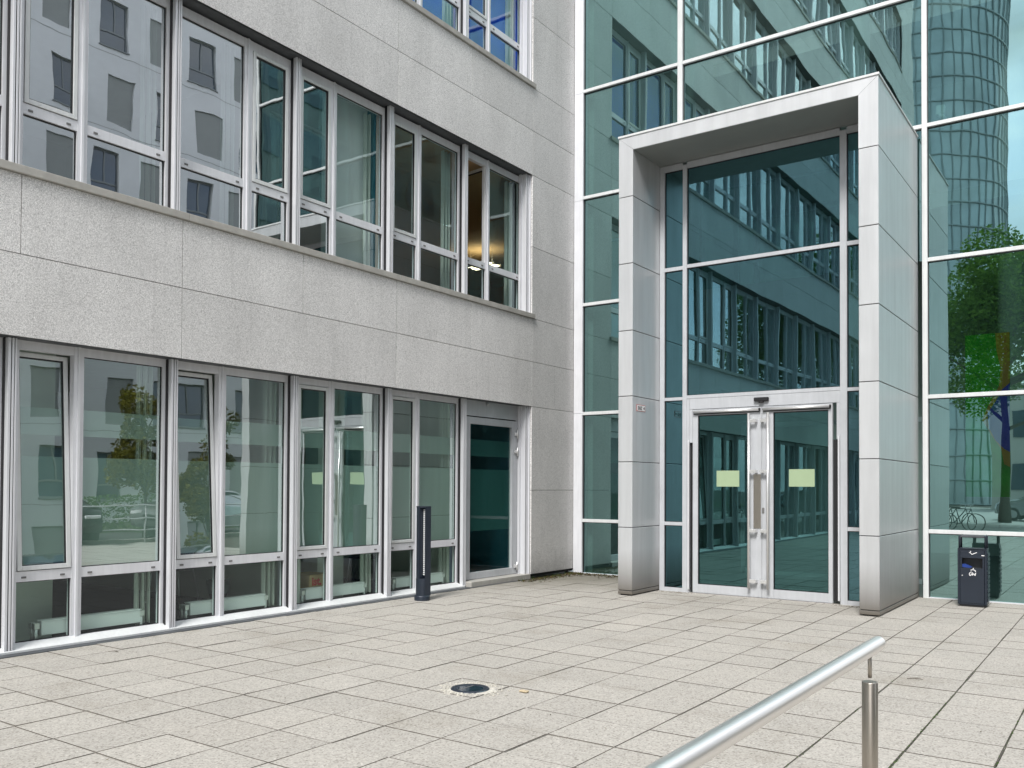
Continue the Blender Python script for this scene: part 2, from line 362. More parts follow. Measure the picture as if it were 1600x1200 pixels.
# ------------------------------------------------------------------ ground and pavement
g = MB(); g.face([(-300, -300, -.032), (300, -300, -.032), (300, 300, -.032), (-300, 300, -.032)])
tag(g.build('ground', 'sand'), 'dark bedding sand showing in the joints between the pavers', 'ground', kind='structure')
pv = MB(); S = .4855; e = .0035
for i in range(-6, 22):
    for j in range(-40, 24):
        x0, y0 = -5.493 + i * .4835, 2.94 + j * .4885
        x1, y1 = x0 + .4835, y0 + .4885
        if x1 > 4.7: continue
        x0c, y0c = x0, y0
        if x0 < X0 + .055: x0c = X0 + .055
        if y1 > YH - .02: y1 = YH - .02
        if x1 - x0c < .05 or y1 - y0 < .03: continue
        gx = random.choice((.0018, .0024, .0032, .0048)); gy = random.choice((.0016, .0022, .003, .0044))
        jx, jy = random.uniform(-.0015, .0015), random.uniform(-.0015, .0015)
        a, b, c, d = x0c + gx + jx, x1 - gx + jx, y0 + gy + jy, y1 - gy + jy
        z = random.gauss(0, .0012); tx, ty = random.gauss(0, .0022), random.gauss(0, .0022); tn = min(1, max(0, random.gauss(.5, .22)))
        def Z(x, y, dz): return z + (x - (a + b) / 2) * tx + (y - (c + d) / 2) * ty + dz
        top = [(a + e, c + e), (b - e, c + e), (b - e, d - e), (a + e, d - e)]; out = [(a, c), (b, c), (b, d), (a, d)]
        pv.face([(x, y, Z(x, y, 0)) for x, y in top], 0, tn)
        for k in range(4):
            k2 = (k + 1) % 4
            pv.face([(*out[k], Z(*out[k], -e)), (*out[k2], Z(*out[k2], -e)), (*top[k2], Z(*top[k2], 0)), (*top[k], Z(*top[k], 0))], 1, tn)
            pv.face([(*out[k], -.04), (*out[k2], -.04), (*out[k2], Z(*out[k2], -e)), (*out[k], Z(*out[k], -e))], 0, 0)
tag(pv.build('pavement', ['paver', 'sand']), 'square beige concrete pavers of the forecourt with open joints', 'pavement', kind='structure')
m = MB(); m.box(4.72, 4.9, -60, 60, -.03, .09); tag(m.build('kerb', 'concrete'), 'low concrete kerb between forecourt and road', 'kerb', kind='structure')
m = MB(); m.face([(4.9, -60, -.022), (9.5, -60, -.022), (9.5, 60, -.022), (4.9, 60, -.022)]); tag(m.build('road', 'asphalt'), 'asphalt lane beside the forecourt', 'road', kind='structure')
m = MB(); m.face([(9.5, -60, -.018), (60, -60, -.018), (60, 60, -.018), (9.5, 60, -.018)]); tag(m.build('lawn', 'grass'), 'lawn strip in front of the opposite house', 'lawn', kind='structure')
m = MB(); m.face([(-60, -60, -.014), (4.7, -60, -.014), (4.7, -16.6, -.014), (-60, -16.6, -.014)]); tag(m.build('footpath', 'concrete'), 'pale footpath at the far end of the forecourt', 'path', kind='structure')

# ------------------------------------------------------------------ granite office wing
wing = empty('office_building', (X0, YH, 0), 'granite clad office wing with bands of aluminium framed windows', 'building')
wing.location = (0, 0, 0)
YS = -17.6; NB = -12          # far end of the wing, first bay index
def pier_rows(z0, z1, n): return [(z0 + (z1 - z0) * i / n, z0 + (z1 - z0) * (i + 1) / n) for i in range(n)]
gp = MB()
def panel(y0, y1, z0, z1):
    gp.box(X0 - .03, X0, y0 + .0035, y1 - .0035, z0 + .004, z1 - .004, 0, random.random(), bev=.0015)
NS = 6
for s in range(NS):
    zb = 2.963 + s * ST
    r1, r2, top = (zb, zb + .776), (zb + .776, zb + 1.525), zb + 3.98 - 0.0
    # lower row: joints every second bay, upper row: every bay
    k = YB + P - 2 * P * 6
    ys = [YS] + [YB + P + 2 * P * i for i in range(-6, 3) if YB + P + 2 * P * i > YS + .2 and YB + P + 2 * P * i < 12.9] + [YH + .06]
    for a, b in zip(ys, ys[1:]): panel(a, b, *r1)
    ys = [YS] + [YB + P * i for i in range(-12, 6) if YB + P * i > YS + .2] + [YH + .06]
    for a, b in zip(ys, ys[1:]): panel(a, b, *r2)
    for a, b in pier_rows(r2[1], zb + ST, 2):
        panel(12.84, YH + .06, a, b); panel(YS, YB + P * -11, a, b)
for a, b in ((.075, 1.52), (1.52, 2.963)): panel(12.84, YH + .06, a, b); panel(YS, YB + P * -11, a, b)
tag(gp.build('wall', 'granite', wing), 'speckled light grey granite slabs with fine open joints')
bk = MB()      # masonry behind the slabs, reveals and soffits
for s in range(NS):
    zb = 2.963 + s * ST
    bk.box(X0 - .5, X0 - .036, YS + .01, YH + .05, zb + .012, zb + 1.50)
bk.box(X0 - .5, X0 - .036, 12.86, YH + .05, .03, 2.963 + NS * ST); bk.box(X0 - .5, X0 - .036, YS + .01, YB - 11 * P, .03, 2.963 + NS * ST)
bk.box(X0 - 12, X0 - .05, YS + .02, YS + .3, 0, 31); bk.box(X0 - 12.3, X0 - 12, YS, YH, 0, 31); bk.box(X0 - 12, X0 - .04, YS, YH + .05, 30.6, 31.2)
bk.build('backing_wall', 'dark', wing)
rv = MB()      # pale lining of the window bands: head soffit, right reveal
for s in range(NS):
    zb = 2.963 + s * ST
    rv.box(X0 - .30, X0 - .004, YS + 1, 12.838, zb + .004, zb + .011)
rv.build('head_lining', 'gutter', wing)
for s in range(1, NS):
    zs = 2.963 + 1.525 + (s - 1) * ST
    m = MB()
    ys = [YB - 11 * P] + [YB + P * i + .06 for i in range(-9, 5, 2)] + [12.90]
    for a, b in zip(ys, ys[1:]): m.box(X0 - .22, X0 + .034, a + .0015, b - .0015, zs, zs + .078, 0, random.random(), bev=.004)
    o = m.build('window_sill', 'concrete', wing)
m = MB(); m.box(X0 - .22, X0 + .05, YB - 11 * P, 12.86, -.02, .004); m.build('gutter_strip', 'gutter', wing)
m = MB(); m.prism([(X0 - .2, .075), (X0 - .2, .0), (X0 - .09, .0), (X0 - .09, .022)], 'y', YB - 11 * P, 11.1); m.build('base_flashing', 'white', wing)

def frame_boxes(m, y0, z0, z1, zt, parts, mi=0, xf=XF, d=.075):
    """outer frame y0..y0+P, rails at bottom/top, transom zt=(lo,hi); parts = mullion interval"""
    a, b = y0 + .02, y0 + P - .02
    L = a + .08; Rr = b - .075
    m.box(xf - d, xf, a, L, z0, z1, mi); m.box(xf - d, xf, Rr, b, z0, z1, mi)
    ma, mb_ = y0 + parts[0], y0 + parts[1]
    m.box(xf - d, xf + .004, ma, mb_, z0, z1, mi)
    m.box(xf - d - .004, xf + .022, ma + .036, ma + .061, z0, z1, mi)
    for p, q in ((L, ma), (mb_, Rr)):
        m.box(xf - d, xf - .001, p, q, z0, z0 + .055, mi); m.box(xf - d, xf - .001, p, q, z1 - .105, z1, mi)
        m.box(xf - d, xf - .001, p, q, zt[0], zt[1], mi)
        for zc in (z0 + .026, (zt[0] + zt[1]) / 2 - .008):
            for yc in (p + .07 if p == L else p + .09, q - .09):
                m.box(xf - .002, xf + .006, yc - .022, yc + .022, zc - .009, zc + .009, mi + 1)
    return L, ma, mb_, Rr
def glass_part(name, parent, y0, y1, z0, z1, mat='wglass', x=XP, tilt=None):
    m = MB(); t = random.random(); dx = random.uniform(-.0012, .0012); dy = random.uniform(-.0012, .0012)
    m.face([(x - dx, y0, z0 - 0), (x + dx, y1, z0), (x + dx + dy, y1, z1), (x - dx + dy, y0, z1)], 0, t)
    return m.build(name, mat, parent)
def gasket(parent, y0, y1, z0, z1, x=XP):
    w = .008; m = MB()
    m.box(x - .004, x + .012, y0, y0 + w, z0, z1); m.box(x - .004, x + .012, y1 - w, y1, z0, z1)
    m.box(x - .004, x + .012, y0 + w, y1 - w, z0, z0 + w); m.box(x - .004, x + .012, y0 + w, y1 - w, z1 - w, z1)
    m.build('gasket', 'rubber', parent)
def sash(parent, y0, y1, z0, z1, mode='closed', mat='wglass'):
    """opening casement: frame + pane, origin at its lower edge"""
    w = .045; x = XF + .012; m = MB(); W = y1 - y0; H = z1 - z0
    m.box(-.06, 0, 0, w, 0, H, bev=.003); m.box(-.06, 0, W - w, W, 0, H, bev=.003)
    m.box(-.059, -.001, w, W - w, 0, w, bev=.003); m.box(-.059, -.001, w, W - w, H - w, H, bev=.003)
    q = MB(); q.box(-.036, -.012, w, w + .007, w, H - w); q.box(-.036, -.012, W - w - .007, W - w, w, H - w); q.box(-.036, -.012, w, W - w, H - w - .012, H - w); q.box(-.036, -.012, w, W - w, w, w + .007)
    o = m.build('sash', 'white', parent, (x, y0, z0)); q.build('gasket', 'rubber', o)
    gmm = MB(); t = random.random(); gmm.face([(-.03, w, w), (-.03, W - w, w), (-.03, W - w, H - w), (-.03, w, H - w)], 0, t); gmm.build('pane', mat, o)
    if mode == 'tilt': o.rotation_euler = (0, R(-3.3), 0)
    if mode == 'open':
        o.location = (x - .03, y1, z0); o.rotation_euler = (0, 0, R(-97)); 
        for c in (o,): c.scale = (1, -1, 1)
    return o
FZ = dict(g=(0.0, 2.985, (.653, .753)), u=(4.585, 6.96, (5.15, 5.25)))
def window(k, level, mirror=False, mode='closed', frosted=False, label=None, mats=('wglass', 'wglass')):
    if frosted: mats = ('fglass', 'fglass')
    y0 = YB + P * k; dz = 0 if level == 0 else ST * (level - 1)
    z0, z1, zt = FZ['g' if level == 0 else 'u']; z0 += dz; z1 += dz; zt = (zt[0] + dz, zt[1] + dz)
    m = MB(); mull = (.965, 1.085) if mirror else (.64, .745)
    if level == 0: z0 = .02
    L, ma, mb_, Rr = frame_boxes(m, y0, z0, z1, zt, mull)
    w = m.build('window', ['alu', 'capgrey'], wing)
    if label: w['label'] = label
    lo = (z0 + .055, zt[0]); hi = (zt[1], z1 - .105)
    sm, wd = ((mb_, Rr), (L, ma)) if mirror else ((L, ma), (mb_, Rr))
    for a, b in (sm, wd): glass_part('pane', w, a, b, *lo, mat='lglass' if level == 0 else (mats[0] if (a, b) == sm else mats[1])); gasket(w, a, b, *lo)
    glass_part('pane', w, *wd, *hi, mat=mats[1]); gasket(w, *wd, *hi)
    sash(w, sm[0] + .006, sm[1] - .006, hi[0] + .008, hi[1] - .006, mode, mat=mats[0])
    bl = MB()
    for i in range(5):
        yy = wd[1] - .035 - i * .038; bl.box(XP - .16 - .03 * (i % 2), XP - .10 - .03 * (i % 2), yy - .006, yy, z0 + .06, z1 - .1)
    bl.build('vertical_blind', 'wallp', w)
    if frosted:
        for a, b in (wd, sm):
            f = MB()
            for c, d in ((.80 if (a, b) == sm else .755, 1.86), (2.075, 2.342)):
                f.face([(XP - .012, a, c), (XP - .012, b, c), (XP - .012, b, d), (XP - .012, a, d)])
            if (a, b) == sm and mode == 'tilt':
                f = MB(); s = math.tan(R(3.3))
                for c, d in ((.82, 1.86), (2.075, 2.342)):
                    f.face([(XP - .012 - (c - .75) * s, a + .05, c), (XP - .012 - (c - .75) * s, b - .05, c), (XP - .012 - (d - .75) * s, b - .05, d), (XP - .012 - (d - .75) * s, a + .05, d)])
            f.build('frosted_film', 'frost', w)
    return w
def guide_rail(yc, z0, z1, xr=XR):
    m = MB()
    m.box(xr - .1, xr - .016, yc - .045, yc + .034, z0, z1, 0)
    for a, b in ((-.046, -.020), (-.009, .011), (.019, .035)): m.box(xr - .0158, xr, yc + a, yc + b, z0, z1, 0, bev=.002)
    m.box(xr - .0155, xr - .011, yc - .0198, yc - .0092, z0, z1, 1); m.box(xr - .0155, xr - .011, yc + .0112, yc + .0188, z0, z1, 1)
    m.box(xr - .1, xr - .06, yc - .0535, yc - .0455, z0, z1, 1)
    m.build('guide_rail', ['rail', 'rubber'], wing)
for k in range(-1, 4):
    window(k, 0, False, 'tilt' if k in (0, 1) else 'closed', True, 'ground floor window with its narrow sash tilted inward' if k in (0, 1) else None)
for k in range(-1, 5):
    mm = {2: ('wglass', 'bglass'), 3: ('bglass', 'bglass'), 4: ('bglass', 'bglass')}.get(k, ('wglass', 'wglass'))
    window(k, 1, k == 1, 'open' if k == 4 else 'closed', False, 'upper window whose narrow casement stands open' if k == 4 else None, mm)
for k in range(2, 5): window(k, 2, mats=('bglass', 'bglass'))
m = MB(); m.box(XP - .225, XP - .215, YB + 2 * P + .72, YB + 3 * P - .05, 4.6, 6.95); m.build('window_blind', 'signw', wing)
for k in (2, 3, 4):
    m = MB(); m.box(XP - .225, XP - .215, YB + k * P + .06, YB + (k + 1) * P - .06, 4.6 + ST, 6.95 + ST); m.build('window_blind', 'blue', wing)
for k in range(-1, 5): guide_rail(YB + P * k - .005, .02, 2.963 if k < 5 else 2.96)
for k in range(-1, 5): guide_rail(YB + P * k - .005, 4.566, 6.99)
for k in range(2, 5): guide_rail(YB + P * k - .005, 4.566 + ST, 6.99 + ST)
for zz in ((.02, 2.99), (4.566, 6.99), (4.566 + ST, 6.99 + ST)):
    m = MB(); m.box(X0 - .2, X0 - .03, 12.826, 12.838, *zz, 0); m.box(X0 - .2, X0 - .06, 12.735, 12.765, *zz, 0, bev=.003); m.box(X0 - .2, X0 - .06, 12.785, 12.825, *zz, 0, bev=.003); m.box(X0 - .195, X0 - .11, 12.766, 12.784, *zz, 1); m.box(X0 - .195, X0 - .15, 12.70, 12.734, *zz, 0)
    m.build('guide_rail', ['rail', 'rubber'], wing)
# the same windows further along and higher up, seen only as reflections
fr, pn, rl = MB(), MB(), MB()
for s in range(0, NS):
    for k in range(-11, 5):
        if (s in (0, 1) and k >= -1) or (s == 2 and k >= 2): continue
        dz = 0 if s == 0 else ST * (s - 1); z0, z1, zt = FZ['g' if s == 0 else 'u']; z0 += dz; z1 += dz; zt = (zt[0] + dz, zt[1] + dz)
        y0 = YB + P * k; L, ma, mb_, Rr = frame_boxes(fr, y0, z0, z1, zt, (.64, .745))
        for a, b in ((L, ma), (mb_, Rr)):
            for c, d in ((z0 + .05, zt[0]), (zt[1], z1 - .1)):
                dx = random.uniform(-.003, .003); dy = random.uniform(-.002, .002)
                pn.face([(XP - dx, a, c), (XP + dx, b, c), (XP + dx + dy, b, d), (XP - dx + dy, a, d)], 0, random.random())
        rl.box(XR - .09, XR, y0 - .045, y0 + .03, z0, z1)
for b_, n_, mt in ((fr, 'far_window_frames', ['alu', 'capgrey']), (pn, 'far_window_panes', 'wglass'), (rl, 'far_guide_rails', 'rail')):
    tag(b_.build(n_, mt, wing), kind='stuff')

# ground-floor door of the wing
y0 = YB + 4 * P
dr = MB()
dr.box(XF - .07, XF, y0 + .02, y0 + .1, .08, 2.985); dr.box(XF - .07, XF, y0 + P - .17, y0 + P - .02, .08, 2.985); dr.box(XF - .07, XF - .001, y0 + .1, y0 + P - .17, 2.72, 2.985)
dr.box(XF - .06, XF - .02, y0 + .1, y0 + P - .17, 2.700, 2.72, 1)
dr.tube([(XF, 11.80, 2.93), (XF + .05, 11.80, 2.92)], .03, 10, 0)
dw = dr.build('side_door', ['door', 'rubber'], wing)
dl = MB(); a, b = y0 + .105, y0 + P - .175
dl.box(XF - .055, XF + .006, a, a + .15, .09, 2.70, bev=.003); dl.box(XF - .055, XF + .006, b - .13, b, .09, 2.70, bev=.003)
dl.box(XF - .054, XF + .005, a + .15, b - .13, .09, .20, bev=.003); dl.box(XF - .054, XF + .005, a + .15, b - .13, 2.59, 2.70, bev=.003)
leaf = dl.build('door_leaf', 'door', dw)
glass_part('pane', dw, a + .15, b - .13, .20, 2.59, 'lglass')
f = MB()
for c, d in ((.86, 1.86), (2.075, 2.342)): f.face([(XP - .015, a + .15, c), (XP - .015, b - .13, c), (XP - .015, b - .13, d), (XP - .015, a + .15, d)])
f.build('frosted_film', 'frostshade', dw)  # darker film colour stands in for the dim room behind the door
for z in (2.48, 2.18, .22):
    h = MB(); h.tube([(XF + .03, b - .005, z - .075), (XF + .03, b - .005, z + .075)], .013, 10); h.box(XF + .005, XF + .025, b - .075, b - .01, z - .03, z + .03, bev=.004); h.box(XF + .004, XF + .022, b, b + .02, z - .03, z + .03)
    h.build('hinge', 'chrome', dw)
h = MB(); h.box(XF - .1, X0 + .01, y0 + .03, y0 + P - .03, 0.0, .085, bev=.006); h.build('threshold', 'concrete', dw)

# interior of the wing
def room(s, ya, yb, mats, depth=6.0, z0=None, z1=None, nm='room'):
    z0 = .0 if s == 0 else 2.963 + .55 + (s - 1) * ST; z1 = 3.1 if s == 0 else 6.95 + (s - 1) * ST
    x1, x0 = X0 - .33, X0 - .33 - depth
    m = MB(); wl_, fl, ce = 0, 1, 2
    m.box(x0 - .1, x0, ya, yb, z0, z1, 0); m.box(x0, x1, ya, ya + .05, z0, z1, 0); m.box(x0, x1, yb - .05, yb, z0, z1, 0)
    m.box(x0, x1 + .1, ya, yb, z0 - .06, z0 - .002, 1); m.box(x0, x1, ya, yb, z1, z1 + .05, 2)
    return m.build('room', mats, wing)
q = YB
room(0, q - 2 * P, 7.82, ['wallp', 'floor', 'ceil']); room(0, 7.86, q + 4 * P - .1, ['wallp', 'floor', 'ceil']); room(0, q + 4 * P - .08, 12.9, ['teal', 'floor', 'wallg'], 4)
room(1, q - 2 * P, q + 2 * P - .12, ['wallg', 'floor', 'ceil'], 5); room(1, q + 2 * P - .1, q + 3 * P - .1, ['teal', 'blue', 'wallg']); room(1, q + 3 * P - .08, 19.5, ['beige', 'card', 'beige'], 7)
room(2, q + P * 1.5, 12.9, ['blue', 'blue', 'blue'], .9)
m = MB()
for s in range(NS):
    z0 = 2.963 + .55 + (s - 1) * ST if s else 0
    m.box(X0 - 1.9, X0 - 1.8, YS + .4, (q - 2 * P if s < 2 else (q + P * 1.5 if s == 2 else YH - .2)), z0, z0 + 3.6)
    m.box(X0 - 1.8, X0 - .5, YS + .4, (q - 2 * P if s < 2 else (q + P * 1.5 if s == 2 else YH - .2)), z0 + 3.36, z0 + 3.42)
m.build('inner_wall', 'wallg', wing)
m = MB()     # drawn-back curtains and reveals behind the far panes
for s in range(NS):
    for k in range(-11, 5):
        if (s in (0, 1) and k >= -1) or (s == 2 and k >= 2): continue
        z0 = (4.6 + ST * (s - 1)) if s else .05
        y = q + P * k + random.choice((.3, .9, 1.3)); w = random.choice((.15, .3, .5)); m.box(X0 - .6, X0 - .58, y, y + w, z0, z0 + 2.4)
tag(m.build('curtain', 'wallp', wing), kind='stuff')
box('column', 'wallp', wing, X0 - 1.15, X0 - .7, 4.35, 4.85, 0, 3.09)
box('column', 'wallp', wing, X0 - 1.2, X0 - .75, 8.6, 9.1, 0, 3.09)

# things standing in the ground-floor rooms
def radiator(loc, label):
    t = empty('radiator', loc, label, 'radiator', 'low radiators behind the ground floor windows')
    m = MB(); m.box(-.05, .05, .0, 1.08, .10, .235, bev=.004); m.box(-.055, .055, -.004, 1.084, .236, .244); m.build('panel', 'signw', t)
    for y in (-.05, 1.09):
        for x in (-.035, .035):
            m = MB(); m.tube([(x, y, 0), (x, y, .2)], .018, 10); m.box(x - .024, x + .024, y - .024, y + .024, .17, .225); m.box(-.03, .03, y - (.0 if y > 0 else -.0), y + (.03 if y < 0 else -.03), .15, .2); m.build('leg', 'chrome', t)
    return t
rx = X0 - .345
r0 = radiator((rx, YB + .40, 0), 'low white radiator behind the leftmost ground floor window, left of the folding chair')
copy_tree(r0, (rx, YB + P + .36, 0), 0, 'low white radiator in front of the bagged waste basket')
copy_tree(r0, (rx, YB + 2 * P + .36, 0), 0, 'low white radiator in front of the cardboard box with red letters')
copy_tree(r0, (rx, YB + 3 * P + .36, 0), 0, 'low white radiator behind the dark bollard light')
copy_tree(r0, (rx, YB - P + .36, 0), 0, 'low white radiator cut off by the left edge of the picture')
def chair(loc, rz, label):
    t = empty('chair', loc, label, 'chair', 'office chairs inside the ground floor rooms', rz)
    m = MB(); m.box(-.21, .21, -.21, .21, .43, .47, bev=.012); m.build('seat', 'rubber', t)
    m = MB(); m.box(-.2, .2, .2, .23, .62, .88, bev=.01); m.build('backrest', 'rubber', t)
    for x, y, x2, y2 in ((-.19, -.19, -.24, -.24), (.19, -.19, .24, -.24), (-.19, .19, -.24, .26), (.19, .19, .24, .26)):
        m = MB(); m.tube([(x2, y2, 0), (x, y, .44)] + ([(x, y + .03, .85)] if y > 0 else []), .011, 8); m.build('leg', 'chrome', t)
    return t
c0 = chair((-10.6, 7.3, 0), R(25), 'black chair with chrome legs beside the bagged waste basket')
copy_tree(c0, (-10.0, 10.4, 0), R(-60), 'black chair with dark legs in the room left of the bollard light')
t = empty('waste_basket', (-9.95, 7.55, 0), 'grey waste basket with a clear plastic bag hanging over its rim', 'waste basket')
m = MB(); m.lathe([(.10, 0), (.135, .3), (.128, .3), (.095, .01), (.001, .01)], 20); m.build('basket', 'capgrey', t)
m = MB(); m.lathe([(.14, .14), (.152, .22), (.146, .3), (.155, .325), (.13, .31), (.12, .2)], 14)
m.v = [(x * (1 + .08 * math.sin(i * 2.4)), y * (1 + .08 * math.cos(i * 1.7)), z + .012 * math.sin(i * 3.1)) for i, (x, y, z) in enumerate(m.v)]; m.build('bag', 'bag', t)
t = empty('cardboard_box', (-9.02, 8.14, 0), 'brown cardboard box with red lettering on the floor behind a radiator', 'box')
m = MB(); m.box(-.2, .2, 0, .36, .1, .40, bev=.004); m.box(-.19, .19, .005, .175, .4, .404); m.box(-.19, .19, .185, .355, .4, .404); m.build('carton', 'card', t)
text_mesh('lettering', 'ist.', .15, 'red', Matrix(((0, 0, 1, .2005), (1, 0, 0, .04), (0, 1, 0, .265), (0, 0, 0, 1))), t, .001, .006)
t2 = MB(); t2.box(-.2, .2, -.25, .35, 0, .1); tag(t2.build('storage_crate', 'wallg', None, (-9.02, 8.14, 0)), 'flat grey crate under the cardboard box', 'crate')
t2 = MB(); t2.box(-.25, .25, -.3, .3, 0, .52, bev=.02); tag(t2.build('plastic_tub', 'bagblue', None, (-9.9, 8.55, 0)), 'blue plastic tub behind the cardboard box', 'tub')
# strip lights seen through the open casement
tl = empty('ceiling_light', (-12.0, 16.2, 6.58), 'glowing fluorescent ceiling light seen through the upper right window', 'ceiling light')
m = MB(); m.box(-.36, .36, -.29, -.25, .0, .05); m.box(-.36, .36, .25, .29, .0, .05); m.box(-.36, .36, -.02, .02, .0, .05); m.tube([(-.3, 0, .05), (-.3, 0, .36)], .006, 6); m.tube([(.3, 0, .05), (.3, 0, .36)], .006, 6); m.build('housing', 'signw', tl)
for y in (-.14, .14):
    m = MB(); m.box(-.33, .33, y - .09, y + .09, .0, .018); m.build('tube', 'glow', tl)

# ------------------------------------------------------------------ glass hall
hall = empty('glass_hall', (0, 0, 0), 'tall green tinted glass hall front with white mullions and transoms', 'building')
XE = .14; HT = 16.84
TZ = [.965, 2.925, 4.93, 6.91, 8.89, 10.87, 12.85, 14.83]
MX = [-6.30, -2.465]
for xm in MX + [XE - .03]:
    w = .045 if xm < -6 else .036
    m = MB(); m.box(xm - w, xm + w, YH - .035, YH + .16, -.02, HT, bev=.004); m.box(xm - w * .35, xm + w * .35, YH - .040, YH - .034, 0, HT); m.build('mullion', 'white', hall)
m = MB(); m.box(XE - .1, XE, YH + .16, YH + .3, 0, HT); 
for i in range(1, 6): m.box(XE - .1, XE, YH + 3.0 * i, YH + 3.0 * i + .08, 0, HT)
for z in TZ: m.box(XE - .08, XE - .01, YH + .3, YH + 15, z - .028, z + .028)
m.build('side_frame', 'white', hall)
m = MB()
for z in [.0] + TZ + [HT]:
    if z == 0: m.face([(XE - .05, YH + .2, 0), (XE - .05, YH + 15, 0), (XE - .05, YH + 15, HT), (XE - .05, YH + .2, HT)], 0, .3)
m.build('pane', 'hglass', hall)
# corner cover between granite and glass
zc = 0; m = MB()
for i, (a, b) in enumerate(((0, 2.93), (2.933, 6.87), (6.873, 8.87), (8.873, 12.8), (12.803, 17), (17.003, HT))):
    m.box(X0 + .012, X0 + .17, YH - .012, YH + .05, a + .001, b, bev=.002)
    m.box(X0 + .172, X0 + .205, YH - .03, YH + .16, a, b, bev=.002)
m.build('corner_cover', 'alu', hall)
cols = [(X0 + .205, MX[0] - .045), (MX[0] + .045, MX[1] - .036), (MX[1] + .036, XE - .066)]
PX0, PX1, PY0, PT = -6.166, -2.556, 11.742, 6.745   # portal outline
for ci, (a, b) in enumerate(cols):
    for i, z in enumerate(TZ):
        if ci == 1 and z < PT: continue
        m = MB(); m.box(a, b, YH - .028, YH + .13, z - .029, z + .029, bev=.004); m.build('transom', 'white', hall)
    zs = [0.0] + TZ + [HT]
    for z0, z1 in zip(zs, zs[1:]):
        if ci == 1 and z1 < PT: continue
        m = MB(); t = random.random(); j = [random.uniform(-.0015, .0015) for _ in range(3)]
        y = YH + .03
        m.face([(a, y + j[0], z0), (b, y + j[1], z0), (b, y + j[1] + j[2], z1), (a, y + j[0] + j[2], z1)], 0, t); m.build('pane', 'hglass', hall)
        q_ = MB(); lo, hi = z0 + (.029 if z0 else .012), z1 - .029
        q_.box(a, a + .010, y - .02, y + .02, lo, hi); q_.box(b - .010, b, y - .02, y + .02, lo, hi); q_.box(a + .01, b - .01, y - .02, y + .02, hi - .010, hi)
        q_.build('gasket', 'rubber', hall)
m = MB(); m.box(X0 + .205, PX0 - .0, YH - .02, YH + .12, -.02, .012); m.box(PX1 + .06, XE, YH - .02, YH + .12, -.02, .012); m.build('base_rail', 'alu', hall)
# inside of the hall
m = MB(); m.box(X0 - .3, XE - .2, YH + .2, 28, -.08, -.005); m.build('hall_floor', 'hfloor', hall)
m = MB(); m.box(X0 + .02, X0 + .3, YH + .2, 28, 0, HT); m.box(X0, XE, 24, 24.2, 0, HT); m.build('hall_wall', 'wallh', hall)
m = MB(); m.box(X0 + .3, XE - .2, YH + 6.2, 24, HT - .1, HT)
for i in range(5): m.box(X0 + .3 + i * 2.0, X0 + .42 + i * 2.0, YH + .2, YH + 6.2, HT - .3, HT)
m.box(X0 + .42, XE - .2, YH + 2.1, YH + 2.2, HT - .25, HT - .05); m.box(X0 + .42, XE - .2, YH + 4.1, YH + 4.2, HT - .25, HT - .05)
m.build('open_hall_roof', 'ceil', hall)  # unseen roof left open at the front to brighten the hall inside
m = MB(); m.box(X0 + .3, -6.9, YH + 3.4, 23.9, 3.3, 3.6); m.box(X0 + .3, XE - .3, YH + 6, 23.9, 7.4, 7.7); m.box(X0 + .3, XE - .3, YH + 6, 23.9, 11.4, 11.7); m.build('gallery', 'wallg', hall)
for x, y in ((-7.55, 17.2), (-4.2, 17.4), (-.6, 17.2), (-2.05, 21.4)):
    m = MB(); m.lathe([(.26, 0), (.26, HT - .1)], 24, x, y); m.build('column', 'wallh', hall)
m = MB()
for x in (-5.4, -4.35, -3.3): m.box(x - .03, x + .03, 16.2, 16.28, 0, 2.7)
m.box(-5.93, -2.8, 16.2, 16.28, 2.7, 2.78); m.box(-5.93, -2.8, 16.2, 16.28, 0, .08); m.box(-5.95, -5.87, 16.2, 16.28, 0, 2.78); m.box(-2.86, -2.8, 16.2, 16.28, 0, 2.78)
m.build('inner_door_frame', 'alu', hall)
def heater(loc, label):
    return copy_tree(r0, loc, R(90), label)
t = empty('wall_picture', (-2.0, 17.05, 0), 'large green picture with an orange stripe and a dark blue blob, hung inside the hall', 'picture')
m = MB(); m.box(-.33, .33, 0, .04, 1.45, 4.2); m.build('canvas', 'pgreen', t)
m = MB(); m.prism([(.33, 4.2), (.12, 4.2), (.14, 3.9), (.2, 3.6), (.17, 3.3), (.02, 3.0), (-.08, 2.75), (.05, 2.5), (.2, 2.25), (.24, 2.0), (.33, 1.95)], 'y', -.002, -.008); m.build('painted_shape', 'porange', t)
m = MB(); m.prism([(.33, 3.35), (.22, 3.25), (.12, 3.05), (.0, 2.85), (.03, 2.6), (.12, 2.4), (.25, 2.25), (.33, 2.2)], 'y', -.010, -.016); m.build('painted_shape', 'pblue', t)
t = empty('security_camera', (-2.33, YH + .5, 7.15), 'small white security camera hanging behind the hall glass', 'camera')
m = MB(); m.box(-.06, .06, -.05, .05, .06, .2, bev=.01); m.build('bracket', 'signw', t)
m = MB(); m.tube([(0, -.02, .05), (.07, -.14, -.05)], .035, 12); m.build('camera_body', 'signw', t)

